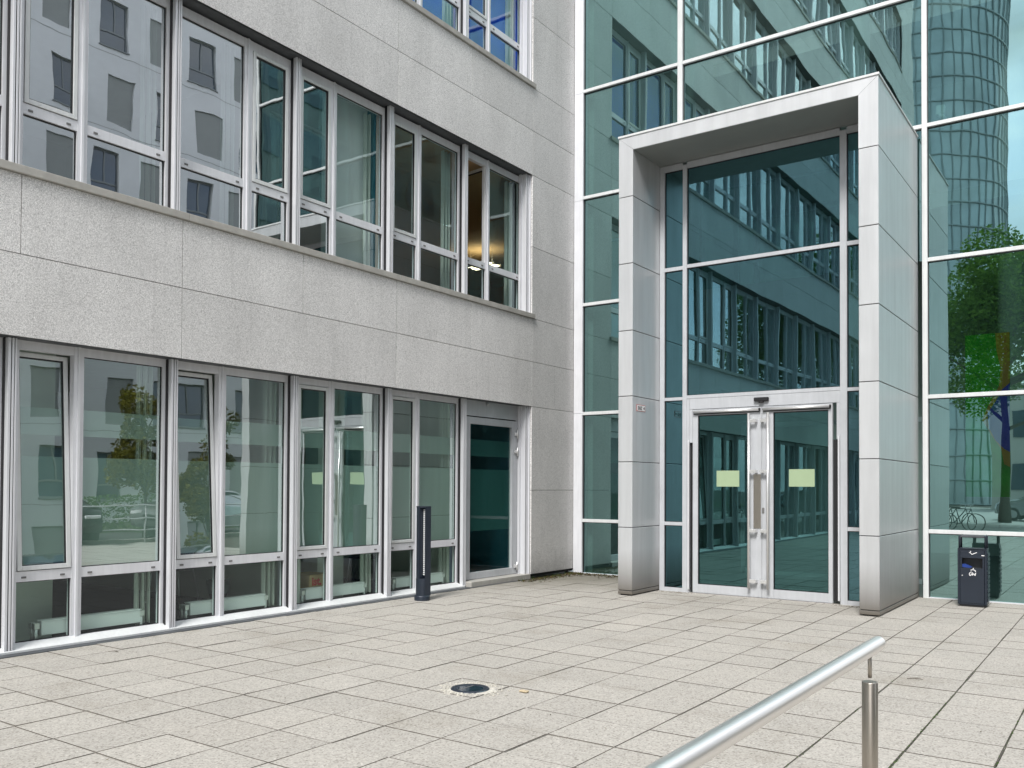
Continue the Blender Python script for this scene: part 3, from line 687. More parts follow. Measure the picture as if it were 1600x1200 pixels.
# ------------------------------------------------------------------ entrance portal
por = empty('entrance_portal', (0, 0, 0), 'projecting light metal entrance portal framing the glazed double doors', 'portal')
LI, RI, PB, TI = -5.936, -2.793, YH - .037, 6.55
JZ = [.072, .995, 1.955, 2.92, 3.885, 4.875, 5.865]
def leg(xa, xb, mitre):
    for i, z in enumerate(JZ):
        z1 = JZ[i + 1] if i + 1 < len(JZ) else None
        m = MB(); tn = random.random()
        if z1 is not None: m.box(xa, xb, PY0, PB, z + .005, z1 - .005, 0, tn, bev=.004)
        else:
            o, n = (xa, xb) if mitre == 'L' else (xb, xa)
            pts = [(o, z + .005), (n, z + .005), (n, TI - .001), (o, PT - .001)]
            m.prism(pts, 'y', PY0, PB, 0, tn)
        m.build('cladding_panel', 'portal', por)
    m = MB(); m.box(xa + .012, xb - .012, PY0 + .012, PB, .06, 6.5); m.build('joint_core', 'dark', por)
    m = MB(); m.box(xa, xb, PY0, PB, .018, .068, bev=.003); m.build('plinth', 'portal', por)
    m = MB(); m.box(xa + .03, xb - .03, PY0 + .03, PB, -.02, .017); m.build('shadow_gap', 'dark', por)
leg(PX0, LI, 'L'); leg(RI, PX1, 'R')
m = MB(); m.prism([(PX0 + .003, PT), (LI + .003, TI), (RI - .003, TI), (PX1 - .003, PT)], 'y', PY0, PB, 0, .7); m.build('lintel_panel', 'portal', por)
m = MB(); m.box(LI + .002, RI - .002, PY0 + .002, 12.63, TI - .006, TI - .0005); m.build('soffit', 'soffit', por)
m = MB(); m.box(PX0 - .012, -4.3, PY0 - .014, PB, PT + .002, PT + .034, bev=.003); m.box(-4.298, PX1 + .012, PY0 - .014, PB, PT + .002, PT + .034, bev=.003); m.build('coping', 'white', por)
G = 12.65
fm = MB()
def fb(x0, x1, z0, z1, d=0.0, mb=fm, mi=0): mb.box(x0, x1, G - d, G + .1, z0, z1, mi, bev=.002)
fb(LI + .004, -5.853, 0, 6.54); fb(-5.554, -5.487, 0, 6.50, .004); fb(-5.487, -5.445, 0, 2.92, 0); fb(-3.254, -3.162, 0, 6.50, .004)
fb(-2.86, RI - .004, 0, 6.54)
for a, b in ((-5.853, -5.554), (-3.162, -2.86)):
    for z0, z1 in ((0, .06), (1.005, 1.057), (2.909, 2.957), (4.90, 4.958), (6.445, 6.54)): fb(a, b, z0, z1)
for z0, z1 in ((2.925, 2.976), (4.915, 4.968), (6.445, 6.54)): fb(-5.487, -3.254, z0, z1, .002)
fm.build('glazing_frame', 'door', por)  # darker door metal carries the shade under the portal
m = MB(); m.box(-5.443, -3.256, G + .002, G + .1, 2.762, 2.923, bev=.002); m.box(-5.443, -5.392, G + .002, G + .1, 2.26, 2.76); m.box(-3.30, -3.256, G + .002, G + .1, 2.26, 2.76); m.build('door_header', 'door', por)
def ppane(a, b, z0, z1, y=G + .04):
    m = MB(); j = random.uniform(-.001, .001); m.face([(a, y + j, z0), (b, y - j, z0), (b, y - j, z1), (a, y + j, z1)], 0, random.random()); m.build('pane', 'pglass', por)
    q_ = MB(); q_.box(a, a + .008, y - .014, y + .01, z0, z1); q_.box(b - .008, b, y - .014, y + .01, z0, z1); q_.box(a + .008, b - .008, y - .014, y + .01, z0, z0 + .008); q_.box(a + .008, b - .008, y - .014, y + .01, z1 - .010, z1); q_.build('gasket', 'rubber', por)
for a, b in ((-5.853, -5.554), (-3.162, -2.86)):
    for z0, z1 in ((.06, 1.005), (1.057, 2.909), (2.957, 4.90), (4.958, 6.445)): ppane(a, b, z0, z1)
for z0, z1 in ((2.976, 4.915), (4.968, 6.445)): ppane(-5.487, -3.254, z0, z1)
for a, b in ((-5.443, -5.386), (-3.352, -3.296)):
    m = MB(); m.box(a + .006, b - .006, G + .03, G + .09, .04, 2.255); m.build('finger_guard', 'rubber', por)
for x in (-5.448, -3.268):
    m = MB(); m.box(x - .012, x + .012, G - .03, G + .0, .05, 2.30, bev=.003); m.build('guard_rail', 'rail', por)
# two door leaves
def leaf(a, b, ga, gb, hx, side, label):
    m = MB()
    m.box(a, ga, G - .012, G + .05, .012, 2.753, bev=.002); m.box(gb, b, G - .012, G + .05, .012, 2.753, bev=.002)
    m.box(ga, gb, G - .011, G + .049, .012, .141, bev=.002); m.box(ga, gb, G - .011, G + .049, 2.666, 2.753, bev=.002)
    d = m.build('door_leaf', 'door', por); d['label'] = label
    m = MB(); y = G + .02; m.face([(ga, y, .141), (gb, y, .141), (gb, y, 2.666), (ga, y, 2.666)], 0, random.random()); m.build('pane', 'doorglass', d)
    q_ = MB(); q_.box(ga, ga + .008, y - .02, y + .01, .141, 2.666); q_.box(gb - .008, gb, y - .02, y + .01, .141, 2.666); q_.box(ga + .008, gb - .008, y - .02, y + .01, 2.652, 2.666); q_.box(ga + .008, gb - .008, y - .02, y + .01, .141, .150); q_.build('gasket', 'rubber', d)
    h = MB(); h.tube([(hx, G - .085, .14), (hx, G - .085, 2.66)], .019, 16)
    o = h.build('handle', 'chrome', d)
    for z in (.247, .97, 1.82, 2.55):
        h = MB(); x1 = hx + side * .11
        h.box(min(hx, x1), max(hx, x1), G - .098, G - .072, z - .024, z + .024, bev=.003); h.box(min(x1, x1 - side * .03), max(x1, x1 - side * .03), G - .073, G - .012, z - .024, z + .024, bev=.003)
        h.build('handle_bracket', 'chrome', d)
    c = MB(); c.tube([(a + .02, G - .045, 2.712), (b - .03, G - .045, 2.712)], .021, 14); c.build('door_closer', 'chrome', d)
    c = MB(); c.box(a + .02, b - .03, G - .03, G - .012, 2.678, 2.70); c.tube([(b - .03, G - .045, 2.712), (b - .012, G - .045, 2.712)], .022, 14); c.build('closer_seal', 'rubber', d)
    return d
dL = leaf(-5.384, -4.334, -5.301, -4.524, -4.50, 1, 'left door leaf with a worn grey push plate')
dR = leaf(-4.330, -3.352, -4.167, -3.408, -4.222, -1, 'right door leaf with a lock cylinder')
m = MB(); m.box(-4.452, -4.345, G - .0175, G - .0122, 1.0, 1.78); m.build('push_plate', 'post', dL)
m = MB(); m.lathe([(.0, 0), (.016, 0), (.016, .01)], 14); 
m = MB(); m.box(-4.325, -4.295, G - .022, G - .012, 1.22, 1.30, bev=.004); m.build('lock', 'capgrey', dR)
m = MB(); m.box(-4.44, -4.23, G - .05, G + .001, 2.83, 2.885, bev=.008); m.box(-4.37, -4.30, G - .055, G + .0, 2.805, 2.835, bev=.01); m.build('motion_sensor', 'rubber', por)
m = MB(); m.box(-5.384, -3.352, G - .03, G + .1, -.01, .009); m.build('threshold', 'steel', por)
for x0, x1, z0, z1, lb in ((-5.02, -4.675, 1.60, 1.835, 'blank pale yellow sheet taped to the left door leaf'), (-3.955, -3.60, 1.605, 1.85, 'blank pale yellow sheet taped to the right door leaf, with loose tape corners')):
    m = MB(); m.box(x0, x1, G + .017, G + .0185, z0, z1); tag(m.build('paper_sheet', 'paper'), lb, 'sheet of paper', 'paper sheets taped to the entrance doors')
t = empty('door_sign', (LI + .001, 11.88, 2.80), 'small white sign with black letters on the inner face of the left portal leg', 'sign')
m = MB(); m.box(0, .004, 0, .27, -.085, .0, bev=.001); m.build('plate', 'signw', t)
m = MB()
for a, b, c, d in ((-.006, .276, -.091, -.0855), (-.006, .276, .0005, .006), (-.006, -.0005, -.0855, .0005), (.2705, .276, -.0855, .0005)): m.box(.0, .003, a, b, c, d)
m.build('border', 'red', t)
text_mesh('lettering', 'EHZ', .072, 'ink', Matrix(((0, 0, 1, .005), (1, 0, 0, .03), (0, 1, 0, -.068), (0, 0, 0, 1))), t, .0006, .001)
m = MB(); m.prism([(.205, -.042), (.245, -.018), (.245, -.066)], 'x', .0042, .0058); m.build('arrow', 'ink', t)

# ------------------------------------------------------------------ bollard light
t = empty('bollard_light', (-8.03, 9.50, 0), 'slim dark blue bollard light with a vertical strip of small lenses', 'bollard light', None, R(-8))
m = MB()
m.lathe([(.098, 0), (.098, .055), (.094, .068), (.0, .068)], 28); m.build('foot', 'anth', t)
def halfD(w, d, n=12): return [(-w, .07), (-w, -d + .03)] + [(w * math.sin(a) if False else -w * math.cos(math.pi * i / n), -d + .03 - .05 * math.sin(math.pi * i / n)) for i in range(1, n) for a in (0,)] + [(w, -d + .03), (w, .07)]
m = MB(); m.prism(halfD(.078, .05), 'z', .068, .30); m.box(-.078, .02, -.025, .07, .30, 1.27); m.prism([(-.078, -.02), (-.078, -.028), (-.055, -.052), (-.02, -.066), (.02, -.07), (.02, -.02)], 'z', .30, 1.27); m.box(.066, .078, -.02, .07, .30, 1.27); m.prism(halfD(.078, .05), 'z', 1.27, 1.29)
m.box(.02, .066, .03, .07, .30, 1.27, 1); m.build('post', ['anth', 'rubber'], t)
m = MB()
for i in range(34):
    z = .345 + i * .0268; m.box(.026, .052, -.012, .03, z, z + .019, bev=.003)
m.build('lens_strip', 'led', t)

# ------------------------------------------------------------------ litter bin
for o in kids(bpy.data.objects['bollard_light']): o.scale = (1.12, 1.12, 1.012)
t = empty('litter_bin', (-1.775, 13.62, 0), 'dark anthracite litter bin with ashtray roof in front of the glass hall', 'litter bin')
W, D = .175, .115
m = MB(); m.box(-W + .02, W - .02, -D + .02, D - .02, .0, .03); m.build('base', 'dark', t)
m = MB()
m.box(-W, -W + .03, -D, D, .03, .775, bev=.008); m.box(W - .03, W, -D, D, .03, .775, bev=.008)
m.box(-W + .03, W - .03, D - .02, D, .03, .775); m.box(-W + .03, W - .03, -D + .012, D - .02, .03, .05); m.box(-W + .03, W - .03, -D + .008, D - .02, .745, .774)
m.box(-W, W, -D - .002, D + .002, .7755, .787, bev=.003); m.build('body', 'anth', t)
m = MB(); m.box(-W + .032, W - .032, -D + .004, -D + .016, .052, .520, bev=.002); m.build('front_door', 'anth', t)
m = MB(); m.box(-W + .032, W - .032, -D + .004, -D + .016, .655, .744, bev=.002); m.box(-W + .032, -W + .055, -D + .005, -D + .016, .522, .654); m.box(W - .052, W - .032, -D + .005, -D + .016, .522, .654); m.build('ashtray_flap', 'anth', t)
m = MB(); m.box(-W + .05, W - .05, .02, .03, .5, .67); m.build('inner_liner', 'gutter', t)
m = MB(); m.prism([(-.12, .53), (-.03, .522), (.0, .535), (-.05, .56), (-.09, .575), (-.12, .57)], 'y', -D + .02, -D + .06); m.build('bin_bag', 'bagblue', t)
m = MB()
for i in range(11):
    z = .09 + i * .06; m.prism([(W, z), (W + .014, z + .01), (W + .014, z + .03), (W, z + .045)], 'y', -D + .01, D - .01)
m.v = [(x, y, z) for x, y, z in m.v]
m2 = MB()
for i in range(11):
    z = .08 + i * .06; m2.box(W, W + .012, -D + .01, D - .01, z, z + .047, bev=.004)
m2.build('side_slats', 'anth', t)
for sx in (-1, 1):
    for sy in (-1, 1):
        m = MB(); m.tube([(sx * (W - .02), sy * (D - .03), .787), (sx * (W - .02), sy * (D - .03), .945), (sx * (W - .035), sy * (D - .03), .962)], .012, 10); m.build('roof_post', 'anth', t)
m = MB(); m.box(-W + .03, W - .03, -D + .015, D - .015, .93, .962, bev=.006); m.build('roof', 'gutter', t)
m = MB(); m.tube([(-W + .058, -D + .004, .42), (-W + .058, -D - .004, .42)], .008, 12); m.build('lock', 'chrome', t)
def strokes(name, segs, parent, y, w=.0045, mat='signw'):
    m = MB()
    for (x0, z0), (x1, z1) in segs:
        d = Vector((x1 - x0, z1 - z0)); d.normalize(); n = Vector((-d.y, d.x)) * w
        m.prism([(x0 + n.x, z0 + n.y), (x0 - n.x, z0 - n.y), (x1 - n.x, z1 - n.y), (x1 + n.x, z1 + n.y)], 'y', y, y - .001)
    return m.build(name, mat, parent)
def px(u, v): return ((u - 95) * .000515 - W, .787 - (v - 478) * .000515)
strokes('cigarette_symbol', [(px(365, 590), px(400, 585)), (px(405, 545), px(395, 590)), (px(395, 590), px(430, 635)), (px(430, 635), px(545, 580))], t, -D + .0035, .0042)
strokes('ashtray_label', [(px(650, 655), px(722, 655))], t, -D + .0035, .005)
def qx(u, v): return ((u - 175) * .00105 - W, .787 - (v - 378) * .00112)
strokes('litter_symbol', [(qx(325, 640), qx(350, 632)), (qx(350, 632), qx(358, 612)), (qx(350, 632), qx(376, 640)), (qx(376, 640), qx(381, 656)), (qx(318, 668), qx(309, 682)), (qx(309, 682), qx(313, 703)), (qx(313, 703), qx(328, 703)), (qx(328, 703), qx(333, 680)), (qx(322, 664), qx(336, 660)), (qx(345, 664), qx(345, 704)), (qx(345, 704), qx(361, 676)), (qx(361, 676), qx(376, 706)), (qx(376, 706), qx(383, 668))], t, -D + .003, .0042)

# ------------------------------------------------------------------ hand rail in the foreground
t = empty('handrail', (-.68, 3.0, 0), 'stainless steel tubular handrail on a slim post in the foreground', 'handrail')
m = MB(); m.tube([(0, .104, 1.092), (0, .100, 1.092)], [.0205, .0238], 36); m.tube([(0, .100, 1.092), (0, -4.0, 1.092)], .0238, 36, cap=False); m.build('rail', 'steel', t)
for y in (-.012, -1.9, -3.8):
    m = MB(); m.tube([(0, y, 1.0), (0, y, 1.075)], .0062, 14); m.build('pin', 'post', t)
    m = MB(); m.tube([(0, y, .0), (0, y, .985), (0, y, .988)], [.0238, .0238, .0222], 32); o = m.build('post', 'post', t)
    m = MB(); m.lathe([(.05, .0), (.05, .008), (.022, .012)], 24, 0, y); m.build('rosette', 'post', t)

# ------------------------------------------------------------------ in-ground light with broken mortar
t = empty('ground_light', (-4.235, 5.60, 0), 'round dark in-ground light set in crumbling mortar between the pavers', 'ground light')
m = MB(); m.lathe([(.105, .006), (.125, .012), (.148, .010), (.156, .002), (.157, -.01)], 40); m.build('ring', 'anth', t)
m = MB(); m.lathe([(.0001, .0062), (.108, .0058)], 40); m.build('lens', 'lampglass', t)
m = MB(); m.box(-.045, -.035, -.104, .104, .0064, .0068); m.build('lens_bar', 'capgrey', t)
m = MB(); random.seed(21)
pts = []
for i in range(46):
    a = 2 * math.pi * i / 46; r = .185 + .035 * math.sin(a * 3 + 1) + random.uniform(-.022, .03); pts.append((r * math.cos(a), r * math.sin(a)))
c = [(.15 * math.cos(2 * math.pi * i / 46), .15 * math.sin(2 * math.pi * i / 46)) for i in range(46)]
for i in range(46):
    j = (i + 1) % 46; h1, h2 = .0035, .0035; m.face([(*c[i], .004), (*pts[i], .0015), (*pts[j], .0015), (*c[j], .004)])
m.build('mortar_bed', 'mortar', t)
mt = MB()
for i in range(260):
    a = random.uniform(0, 6.28); r = random.gauss(.205, .035)
    if r < .165: continue
    if a > 5.6 or a < .6: r += abs(random.gauss(0, .05))
    x, y, s = -4.235 + r * math.cos(a), 5.60 + r * math.sin(a), random.uniform(.002, .008)
    mt.box(x - s, x + s, y - s * .8, y + s * .8, .0, s * .9 + .002)
tag(mt.build('mortar_crumbs', 'mortar'), 'pale mortar crumbs scattered round the in-ground light', 'rubble', kind='stuff')
m = MB(); m.box(-.035, .035, -.022, .022, 0, .014, bev=.005); tag(m.build('stone_chip', 'sand', None, (-3.84, 5.77, .001)), 'loose beige stone chip beside the in-ground light', 'stone'); bpy.data.objects['stone_chip'].data.materials[0] = MT['chip']

# ------------------------------------------------------------------ leaf litter, weeds, twigs
random.seed(5)
def scatter(name, n, gen, size, mat, label, cat, lift=.004):
    m = MB()
    for i in range(n):
        x, y = gen(); s = random.uniform(*size); a = random.uniform(0, 6.28); b = random.uniform(-.5, .5); z = lift + abs(math.sin(b)) * s
        dx, dy = math.cos(a) * s, math.sin(a) * s; ex, ey = -math.sin(a) * s * .5, math.cos(a) * s * .5
        m.face([(x - dx, y - dy, z - math.sin(b) * s * .8), (x + ex, y + ey, z), (x + dx, y + dy, z + math.sin(b) * s * .8), (x - ex, y - ey, z + .001)], 0, random.random())
    return tag(m.build(name, mat), label, cat, kind='stuff')
def corner():
    r = abs(random.gauss(0, .22))
    if random.random() < .55: return (random.uniform(X0 + .02, PX0), YH - .06 - r)
    return (X0 + .07 + r * .7, random.uniform(12.3, YH - .05))
scatter('leaf_litter', 1500, corner, (.008, .034), 'litter', 'dry brown leaves and twigs swept into the corner by the granite pier', 'leaf litter')
def jamb():
    c = random.choice(((-5.6, 12.52), (-3.1, 12.5))); return (random.gauss(c[0], .16), random.gauss(c[1], .05))
scatter('gravel_patch', 260, jamb, (.004, .014), 'litter', 'dark grit and debris at the feet of the portal glazing', 'grit')
scatter('scattered_specks', 260, lambda: (random.uniform(X0 + .1, 2), random.uniform(1.5, 14)), (.003, .012), 'litter', 'tiny dark specks and leaf crumbs lying about on the pavers', 'litter')
def mossg():
    k = random.choice((7, 8, 9, 9, 9, 10, 10, 11, 12)); x = -5.493 + k * .4835
    return (x + random.gauss(0, .004), random.choice((random.uniform(3, 11), random.gauss(6.9, .5), random.gauss(5.5, .3))))
scatter('moss', 900, mossg, (.003, .010), 'hedge', 'small green moss tufts growing in the paver joints', 'moss', .0)
m = MB()
for i in range(150):
    x, y = corner(); h = random.uniform(.02, .09); a = random.uniform(0, 6.28); l = random.uniform(.01, .05)
    m.face([(x, y, 0), (x + .004, y + .002, 0), (x + math.cos(a) * l, y + math.sin(a) * l, h)], 0, random.random())
tag(m.build('weeds', 'hedge'), 'sparse weeds sprouting along the wall foot in the corner', 'weeds', kind='stuff')
for (x, y, a, l), lb in (((-7.9, 4.75, .4, .12), 'dry forked twig lying near the leftmost ground floor window'), ((-1.55, 8.1, .35, .12), 'thin reddish twig on the pavers behind the handrail')):
    m = MB(); m.tube([(0, 0, .004), (l * .5, .012, .008), (l, -.01, .005)], [.002, .003, .0015], 6); m.tube([(l * .4, .01, .006), (l * .75, .05, .006)], [.002, .001], 6)
    o = m.build('twig', 'bark', None, (x, y, .002)); o.rotation_euler = (0, 0, a); tag(o, lb, 'twig')

# ------------------------------------------------------------------ what stands around the forecourt and shows in the panes
# white house opposite
oh = empty('white_house', (17, 22, 0), 'white rendered apartment house opposite, seen mirrored in the wing windows', 'building'); oh.location = (0, 0, 0)
XH, OY0, OY1, OH = 16.0, 9.5, 44.0, 24
wins = []; cs = 2.2
for j in range(7):
    for i in range(int((OY1 - OY0 - 1) / cs)):
        y = OY0 + .9 + i * cs + (.35 if j % 2 else 0); z = .9 + j * 3.05
        if y + 1.2 < OY1 - .3: wins.append((y, z, (i + j) % 2, (i * 7 + j * 3) % 5))
m = MB(); ys = OY0
rows = {}
for y, z, k, r in wins: rows.setdefault(z, []).append((y, k, r))
prev = 0
for z in sorted(rows):
    m.box(XH, XH + .3, OY0, OY1, prev, z); ya = OY0
    for y, k, r in rows[z]:
        m.box(XH, XH + .3, ya, y, z, z + 1.95); ya = y + 1.2
    m.box(XH, XH + .3, ya, OY1, z, z + 1.95); prev = z + 1.95
m.box(XH, XH + .3, OY0, OY1, prev, OH); m.box(XH + .3, XH + 12, OY0, OY0 + .3, 0, OH); m.box(XH + .3, XH + 12, OY0 + .3, OY1, OH - .3, OH - .02)
m.build('wall', 'render', oh)
for y, z, k, r in wins:
    if k: box('painted_recess', 'gpanel', oh, XH + .06, XH + .1, y, y + 1.2, z, z + 1.95)
    else:
        m = MB(); m.box(XH + .12, XH + .2, y, y + .07, z, z + 1.95); m.box(XH + .12, XH + .2, y + 1.13, y + 1.2, z, z + 1.95); m.box(XH + .12, XH + .2, y + .07, y + 1.13, z + .6, z + .67); m.box(XH + .12, XH + .2, y + .07, y + 1.13, z, z + .07); m.box(XH + .12, XH + .2, y + .07, y + 1.13, z + 1.88, z + 1.95)
        m.box(XH - .04, XH + .1, y - .03, y + 1.23, z - .05, z - .002)
        m.box(XH + .12, XH + .2, y + .56, y + .62, z + .67, z + 1.88)
        w = m.build('window', 'winframe', oh); box('pane', 'dglass', w, XH + .15, XH + .17, y + .07, y + 1.13, z + .07, z + 1.88)
for yy in (OY0 + 5.2, OY0 + 18.4):
    m = MB(); m.tube([(XH - .09, yy, 0), (XH - .09, yy, OH)], .055, 8); m.build('downpipe', 'rail', oh)
for j in range(1, 7): box('floor_joint', 'gpanel', oh, XH - .004, XH + .01, OY0, OY1, .62 + j * 3.05, .645 + j * 3.05)
box('parapet', 'concrete', oh, XH - .05, XH + .35, OY0 - .05, OY1, OH, OH + .12)
# curved glass tower behind
tw = empty('glass_tower', (-20.5, -78, 0), 'tall curved glass office tower mirrored in the hall glass', 'building')
m = MB(); m.lathe([(10, 0), (10, 95)], 72); m.build('glass_skin', 'towerg', tw)  # distance haze is mixed into the glass and grid colours
m = MB()
for i in range(60):
    a = 2 * math.pi * i / 60; x, y = 10.06 * math.cos(a), 10.06 * math.sin(a); m.box(x - .05, x + .05, y - .05, y + .05, 0, 95)
for j in range(38): m.lathe([(10.0, j * 2.5), (10.12, j * 2.5 + .02), (10.12, j * 2.5 + .16), (10.0, j * 2.5 + .18)], 60)
tag(m.build('facade_grid', 'towerf', tw), kind='stuff')
# pale block at the end of the square
pb = empty('pale_block', (0, 0, 0), 'cream block with strip windows closing the far side of the square', 'building')
m = MB(); m.box(-9, 5, -62, -50, 0, 9.5); m.build('wall', 'plaster', pb)
for j in range(2):
    for i in range(4): box('window', 'dglass', pb, -7.5 + i * 3.3, -5.3 + i * 3.3, -50, -49.9, 1.6 + j * 4, 3.6 + j * 4)
eb = empty('sky_blocker', (0, 0, 0), 'added grey block east of the forecourt that darkens the twice mirrored upper panes', 'building')
m = MB(); m.box(20, 32, -30, 3, 0, 26); m.build('wall', 'eblock', eb)  # added out of view to keep bright sky out of the double reflections
for j in range(7):
    for i in range(10): box('window', 'dglass', eb, 19.9, 20, -29 + i * 3.2, -26.8 + i * 3.2, 1.2 + j * 3.6, 3.2 + j * 3.6)
# trees
def tree(loc, h, cr_, mat, label, n=5200, trunk=.2, base=.35, group='trees round the forecourt', seed=1):
    random.seed(seed); t = empty('tree', loc, label, 'tree', group)
    m = MB(); m.tube([(0, 0, 0), (.05, .03, h * .2), (-.05, .06, h * .45), (.08, 0, h * .7), (0, 0, h * .9)], [trunk, trunk * .8, trunk * .6, trunk * .35, .02], 10)
    cl = []
    for i in range(13):
        a = random.uniform(0, 6.28); z0 = h * random.uniform(base * .8, .7); r = cr_ * random.uniform(.45, .95); z1 = z0 + h * random.uniform(.06, .22)
        m.tube([(0, 0, z0), (math.cos(a) * r * .5, math.sin(a) * r * .5, (z0 + z1) / 2 + .1), (math.cos(a) * r, math.sin(a) * r, z1)], [trunk * .35, trunk * .2, .012], 6)
        cl.append((math.cos(a) * r * .8, math.sin(a) * r * .8, z1, cr_ * random.uniform(.28, .5)))
    for i in range(12):
        a = random.uniform(0, 6.28); zz = random.uniform(base + .08, .97); rr = cr_ * (1 - abs(zz - .6) * 1.3) * random.uniform(.1, .75); cl.append((math.cos(a) * rr, math.sin(a) * rr, h * zz, cr_ * random.uniform(.25, .42)))
    m.build('trunk', 'bark', t)
    m = MB()
    for i in range(n):
        x, y, z, r = random.choice(cl); d = Vector((random.gauss(0, 1), random.gauss(0, 1), random.gauss(0, .8))).normalized() * r * random.uniform(.35, 1) ** .5
        p = Vector((x, y, z)) + d; s = random.uniform(.035, .08) * (1 + cr_ * .12); u = Vector((random.gauss(0, 1), random.gauss(0, 1), random.gauss(0, .6))).normalized(); v = u.cross(Vector((random.gauss(0, 1), random.gauss(0, 1), random.gauss(0, 1)))).normalized()
        m.face([p - u * s, p + v * s * .6, p + u * s, p - v * s * .6], 0, random.random())
    m.build('crown', mat, t); return t
tree((-4.9, -19.5, 0), 12.8, 4.5, 'leaf', 'big leafy tree mirrored in the right hall pane', 42000, .26, .42, seed=3)
tree((7.0, 15.6, 0), 4.9, 1.15, 'leaf2', 'young olive tinted tree beside the street lamp opposite', 6000, .09, .3, seed=5)
tree((8.6, 19.2, 0), 5.2, 1.1, 'leaf2', 'slim young tree in front of the white house further along', 5000, .09, .3, seed=6)
tree((6.9, 10.6, 0), 3.8, .8, 'leaf2', 'smallest young tree near the dark parked car', 4200, .07, .3, seed=8)
# hedge
random.seed(9); m = MB()
for i in range(9000):
    x, y, z = random.uniform(9.7, 10.7), random.uniform(9, 30), random.uniform(0, 1.2) ; s = random.uniform(.04, .08)
    u = Vector((random.gauss(0, 1), random.gauss(0, 1), random.gauss(0, 1))).normalized(); v = u.orthogonal().normalized(); p = Vector((x, y, z))
    m.face([p - u * s, p + v * s * .6, p + u * s, p - v * s * .6], 0, random.random())
tag(m.build('hedge', 'hedge'), 'low green hedge in front of the white house', 'hedge', kind='stuff')
# street lamp
t = empty('street_lamp', (6.5, 15.9, 0), 'slim street lamp with a flat white head by the lane', 'street lamp')
m = MB(); m.tube([(0, 0, 0), (0, 0, 4.3)], [.06, .04], 12); m.build('pole', 'rail', t)
m = MB(); m.box(-.45, .15, -.14, .14, 4.3, 4.4, bev=.03); m.build('lamp_head', 'signw', t)
# fence railing
t = empty('railing', (4.5, 0, 0), 'thin metal railing along the edge of the forecourt', 'railing')
m = MB()
for z in (.35, .65, 1.0): m.tube([(0, 8, z), (0, 22, z)], .018, 8)
m.build('rail', 'rail', t)
for i in range(8):
    m = MB(); m.tube([(0, 8 + i * 2, 0), (0, 8 + i * 2, 1.0)], .022, 8); m.build('post', 'rail', t)
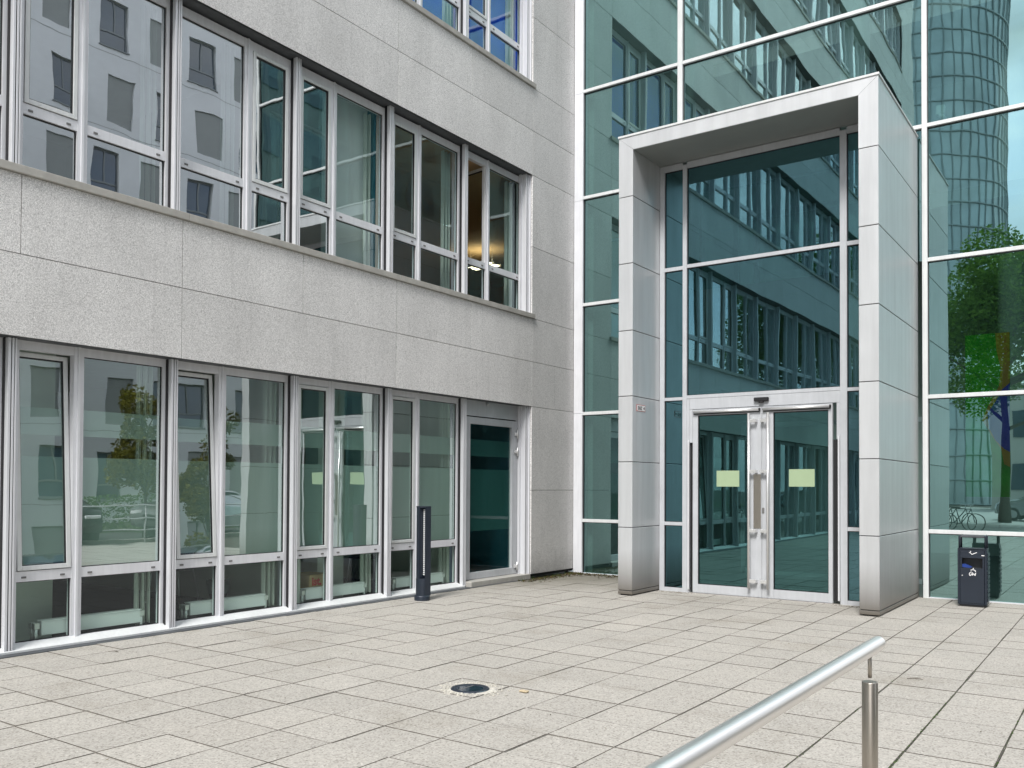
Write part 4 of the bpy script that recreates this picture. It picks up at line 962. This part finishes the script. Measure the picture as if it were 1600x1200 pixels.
# cars
def car(loc, rz, paint, label):
    t = empty('parked_car', loc, label, 'car', 'parked cars', rz)
    prof = [(-2.2, .35), (-2.25, .6), (-2.2, .85), (-1.95, .98), (-1.2, 1.06), (-.55, 1.38), (.1, 1.45), (.9, 1.4), (1.6, 1.1), (2.1, 1.02), (2.22, .8), (2.2, .4), (1.75, .28), (-1.75, .28)]
    m = MB(); secs = [(-.88, .94, -.06), (-.84, 1, 0), (-.60, 1, .03), (0, 1.0, .05), (.60, 1, .03), (.84, 1, 0), (.88, .94, -.06)]
    n = len(prof); b0 = len(m.v)
    for y, sx, dz in secs:
        for x, z in prof:
            yy = y * (.74 if z > 1.2 else (.95 if z > 1.0 else 1)); m.v.append((x * sx, yy, z + (dz if z > .9 else 0)))
    for i in range(len(secs) - 1):
        for k in range(n):
            k2 = (k + 1) % n; m.f.append((i * n + k, (i + 1) * n + k, (i + 1) * n + k2, i * n + k2)); m.mi.append(0); m.tn.append(.5); m.sm.append(True)
    m.f.append(tuple(range(n))); m.f.append(tuple(range((len(secs) - 1) * n, len(secs) * n))[::-1]); m.mi += [0, 0]; m.tn += [.5, .5]; m.sm += [False, False]
    body = m.build('body', paint, t)
    m = MB(); m.prism([(-1.12, 1.09), (-.55, 1.345), (.1, 1.40), (.85, 1.36), (1.4, 1.12)], 'y', -.70, -.655)
    m.prism([(-1.12, 1.09), (-.55, 1.345), (.1, 1.40), (.85, 1.36), (1.4, 1.12)], 'y', .655, .70)
    m.face([(-1.22, -.62, 1.11), (-1.22, .62, 1.11), (-.60, .56, 1.40), (-.60, -.56, 1.40)]); m.build('window', 'dglass', t)
    for x in (-1.38, 1.36):
        for y in (-.8, .8):
            m = MB(); m.tube([(x, y - .11, .33), (x, y + .11, .33)], .33, 22); w = m.build('wheel', 'tyre', t)
            s = 1 if y > 0 else -1; m = MB(); m.tube([(x, y + s * .105, .33), (x, y + s * .118, .33)], .2, 16); m.build('rim', 'rail', w)
    for y in (-.62, .62):
        m = MB(); m.box(-2.235, -2.1, y - .19, y + .19, .70, .80, bev=.02); m.build('headlight', 'lightw', t)
        m = MB(); m.box(2.12, 2.23, y - .17, y + .17, .78, .88, bev=.02); m.build('tail_light', 'tail', t)
    m = MB(); m.box(-2.26, -2.2, -.35, .35, .5, .68, bev=.01); m.build('grille', 'rubber', t)
    return t
car((6.6, 12.4, -.02), R(15), 'carblack', 'black saloon car with white headlights parked on the lane opposite')
car((6.8, 17.6, -.02), R(80), 'carsilver', 'silver car parked beyond the black saloon')
car((-3.4, -23.5, 0), R(8), 'carsilver', 'silver car parked behind the big tree, mirrored in the hall glass')
# bicycle leaning at the far wing end
def bicycle(loc, rz, label):
    t = empty('bicycle', loc, label, 'bicycle', 'bicycles by the office wing', rz)
    for x in (-.52, .52):
        m = MB(); m.tube([(x + .34 * math.cos(a * math.pi / 14), 0, .34 + .34 * math.sin(a * math.pi / 14)) for a in range(29)], .018, 6); w = m.build('wheel', 'tyre', t)
    m = MB(); BB, SE, HD, RA, FA = (-.08, 0, .3), (-.22, 0, .85), (.36, 0, .85), (-.52, 0, .34), (.52, 0, .34)
    for a, b in ((BB, SE), (SE, HD), (BB, HD), (BB, RA), (SE, RA), (HD, FA)): m.tube([a, b], .016, 6)
    m.build('frame', 'anth', t)
    m = MB(); m.tube([(.34, 0, .85), (.33, 0, 1.0)], .014, 6); m.tube([(.33, -.28, 1.0), (.33, .28, 1.0)], .012, 6); m.build('handlebar', 'rail', t)
    m = MB(); m.box(-.36, -.1, -.07, .07, .87, .92, bev=.02); m.build('saddle', 'rubber', t); return t
b0 = bicycle((-5.2, -8.2, 0), R(20), 'dark bicycle parked nearest the office wing, mirrored in the hall glass')
copy_tree(b0, (-5.5, -9.0, 0), R(28), 'second dark bicycle parked behind the first one')
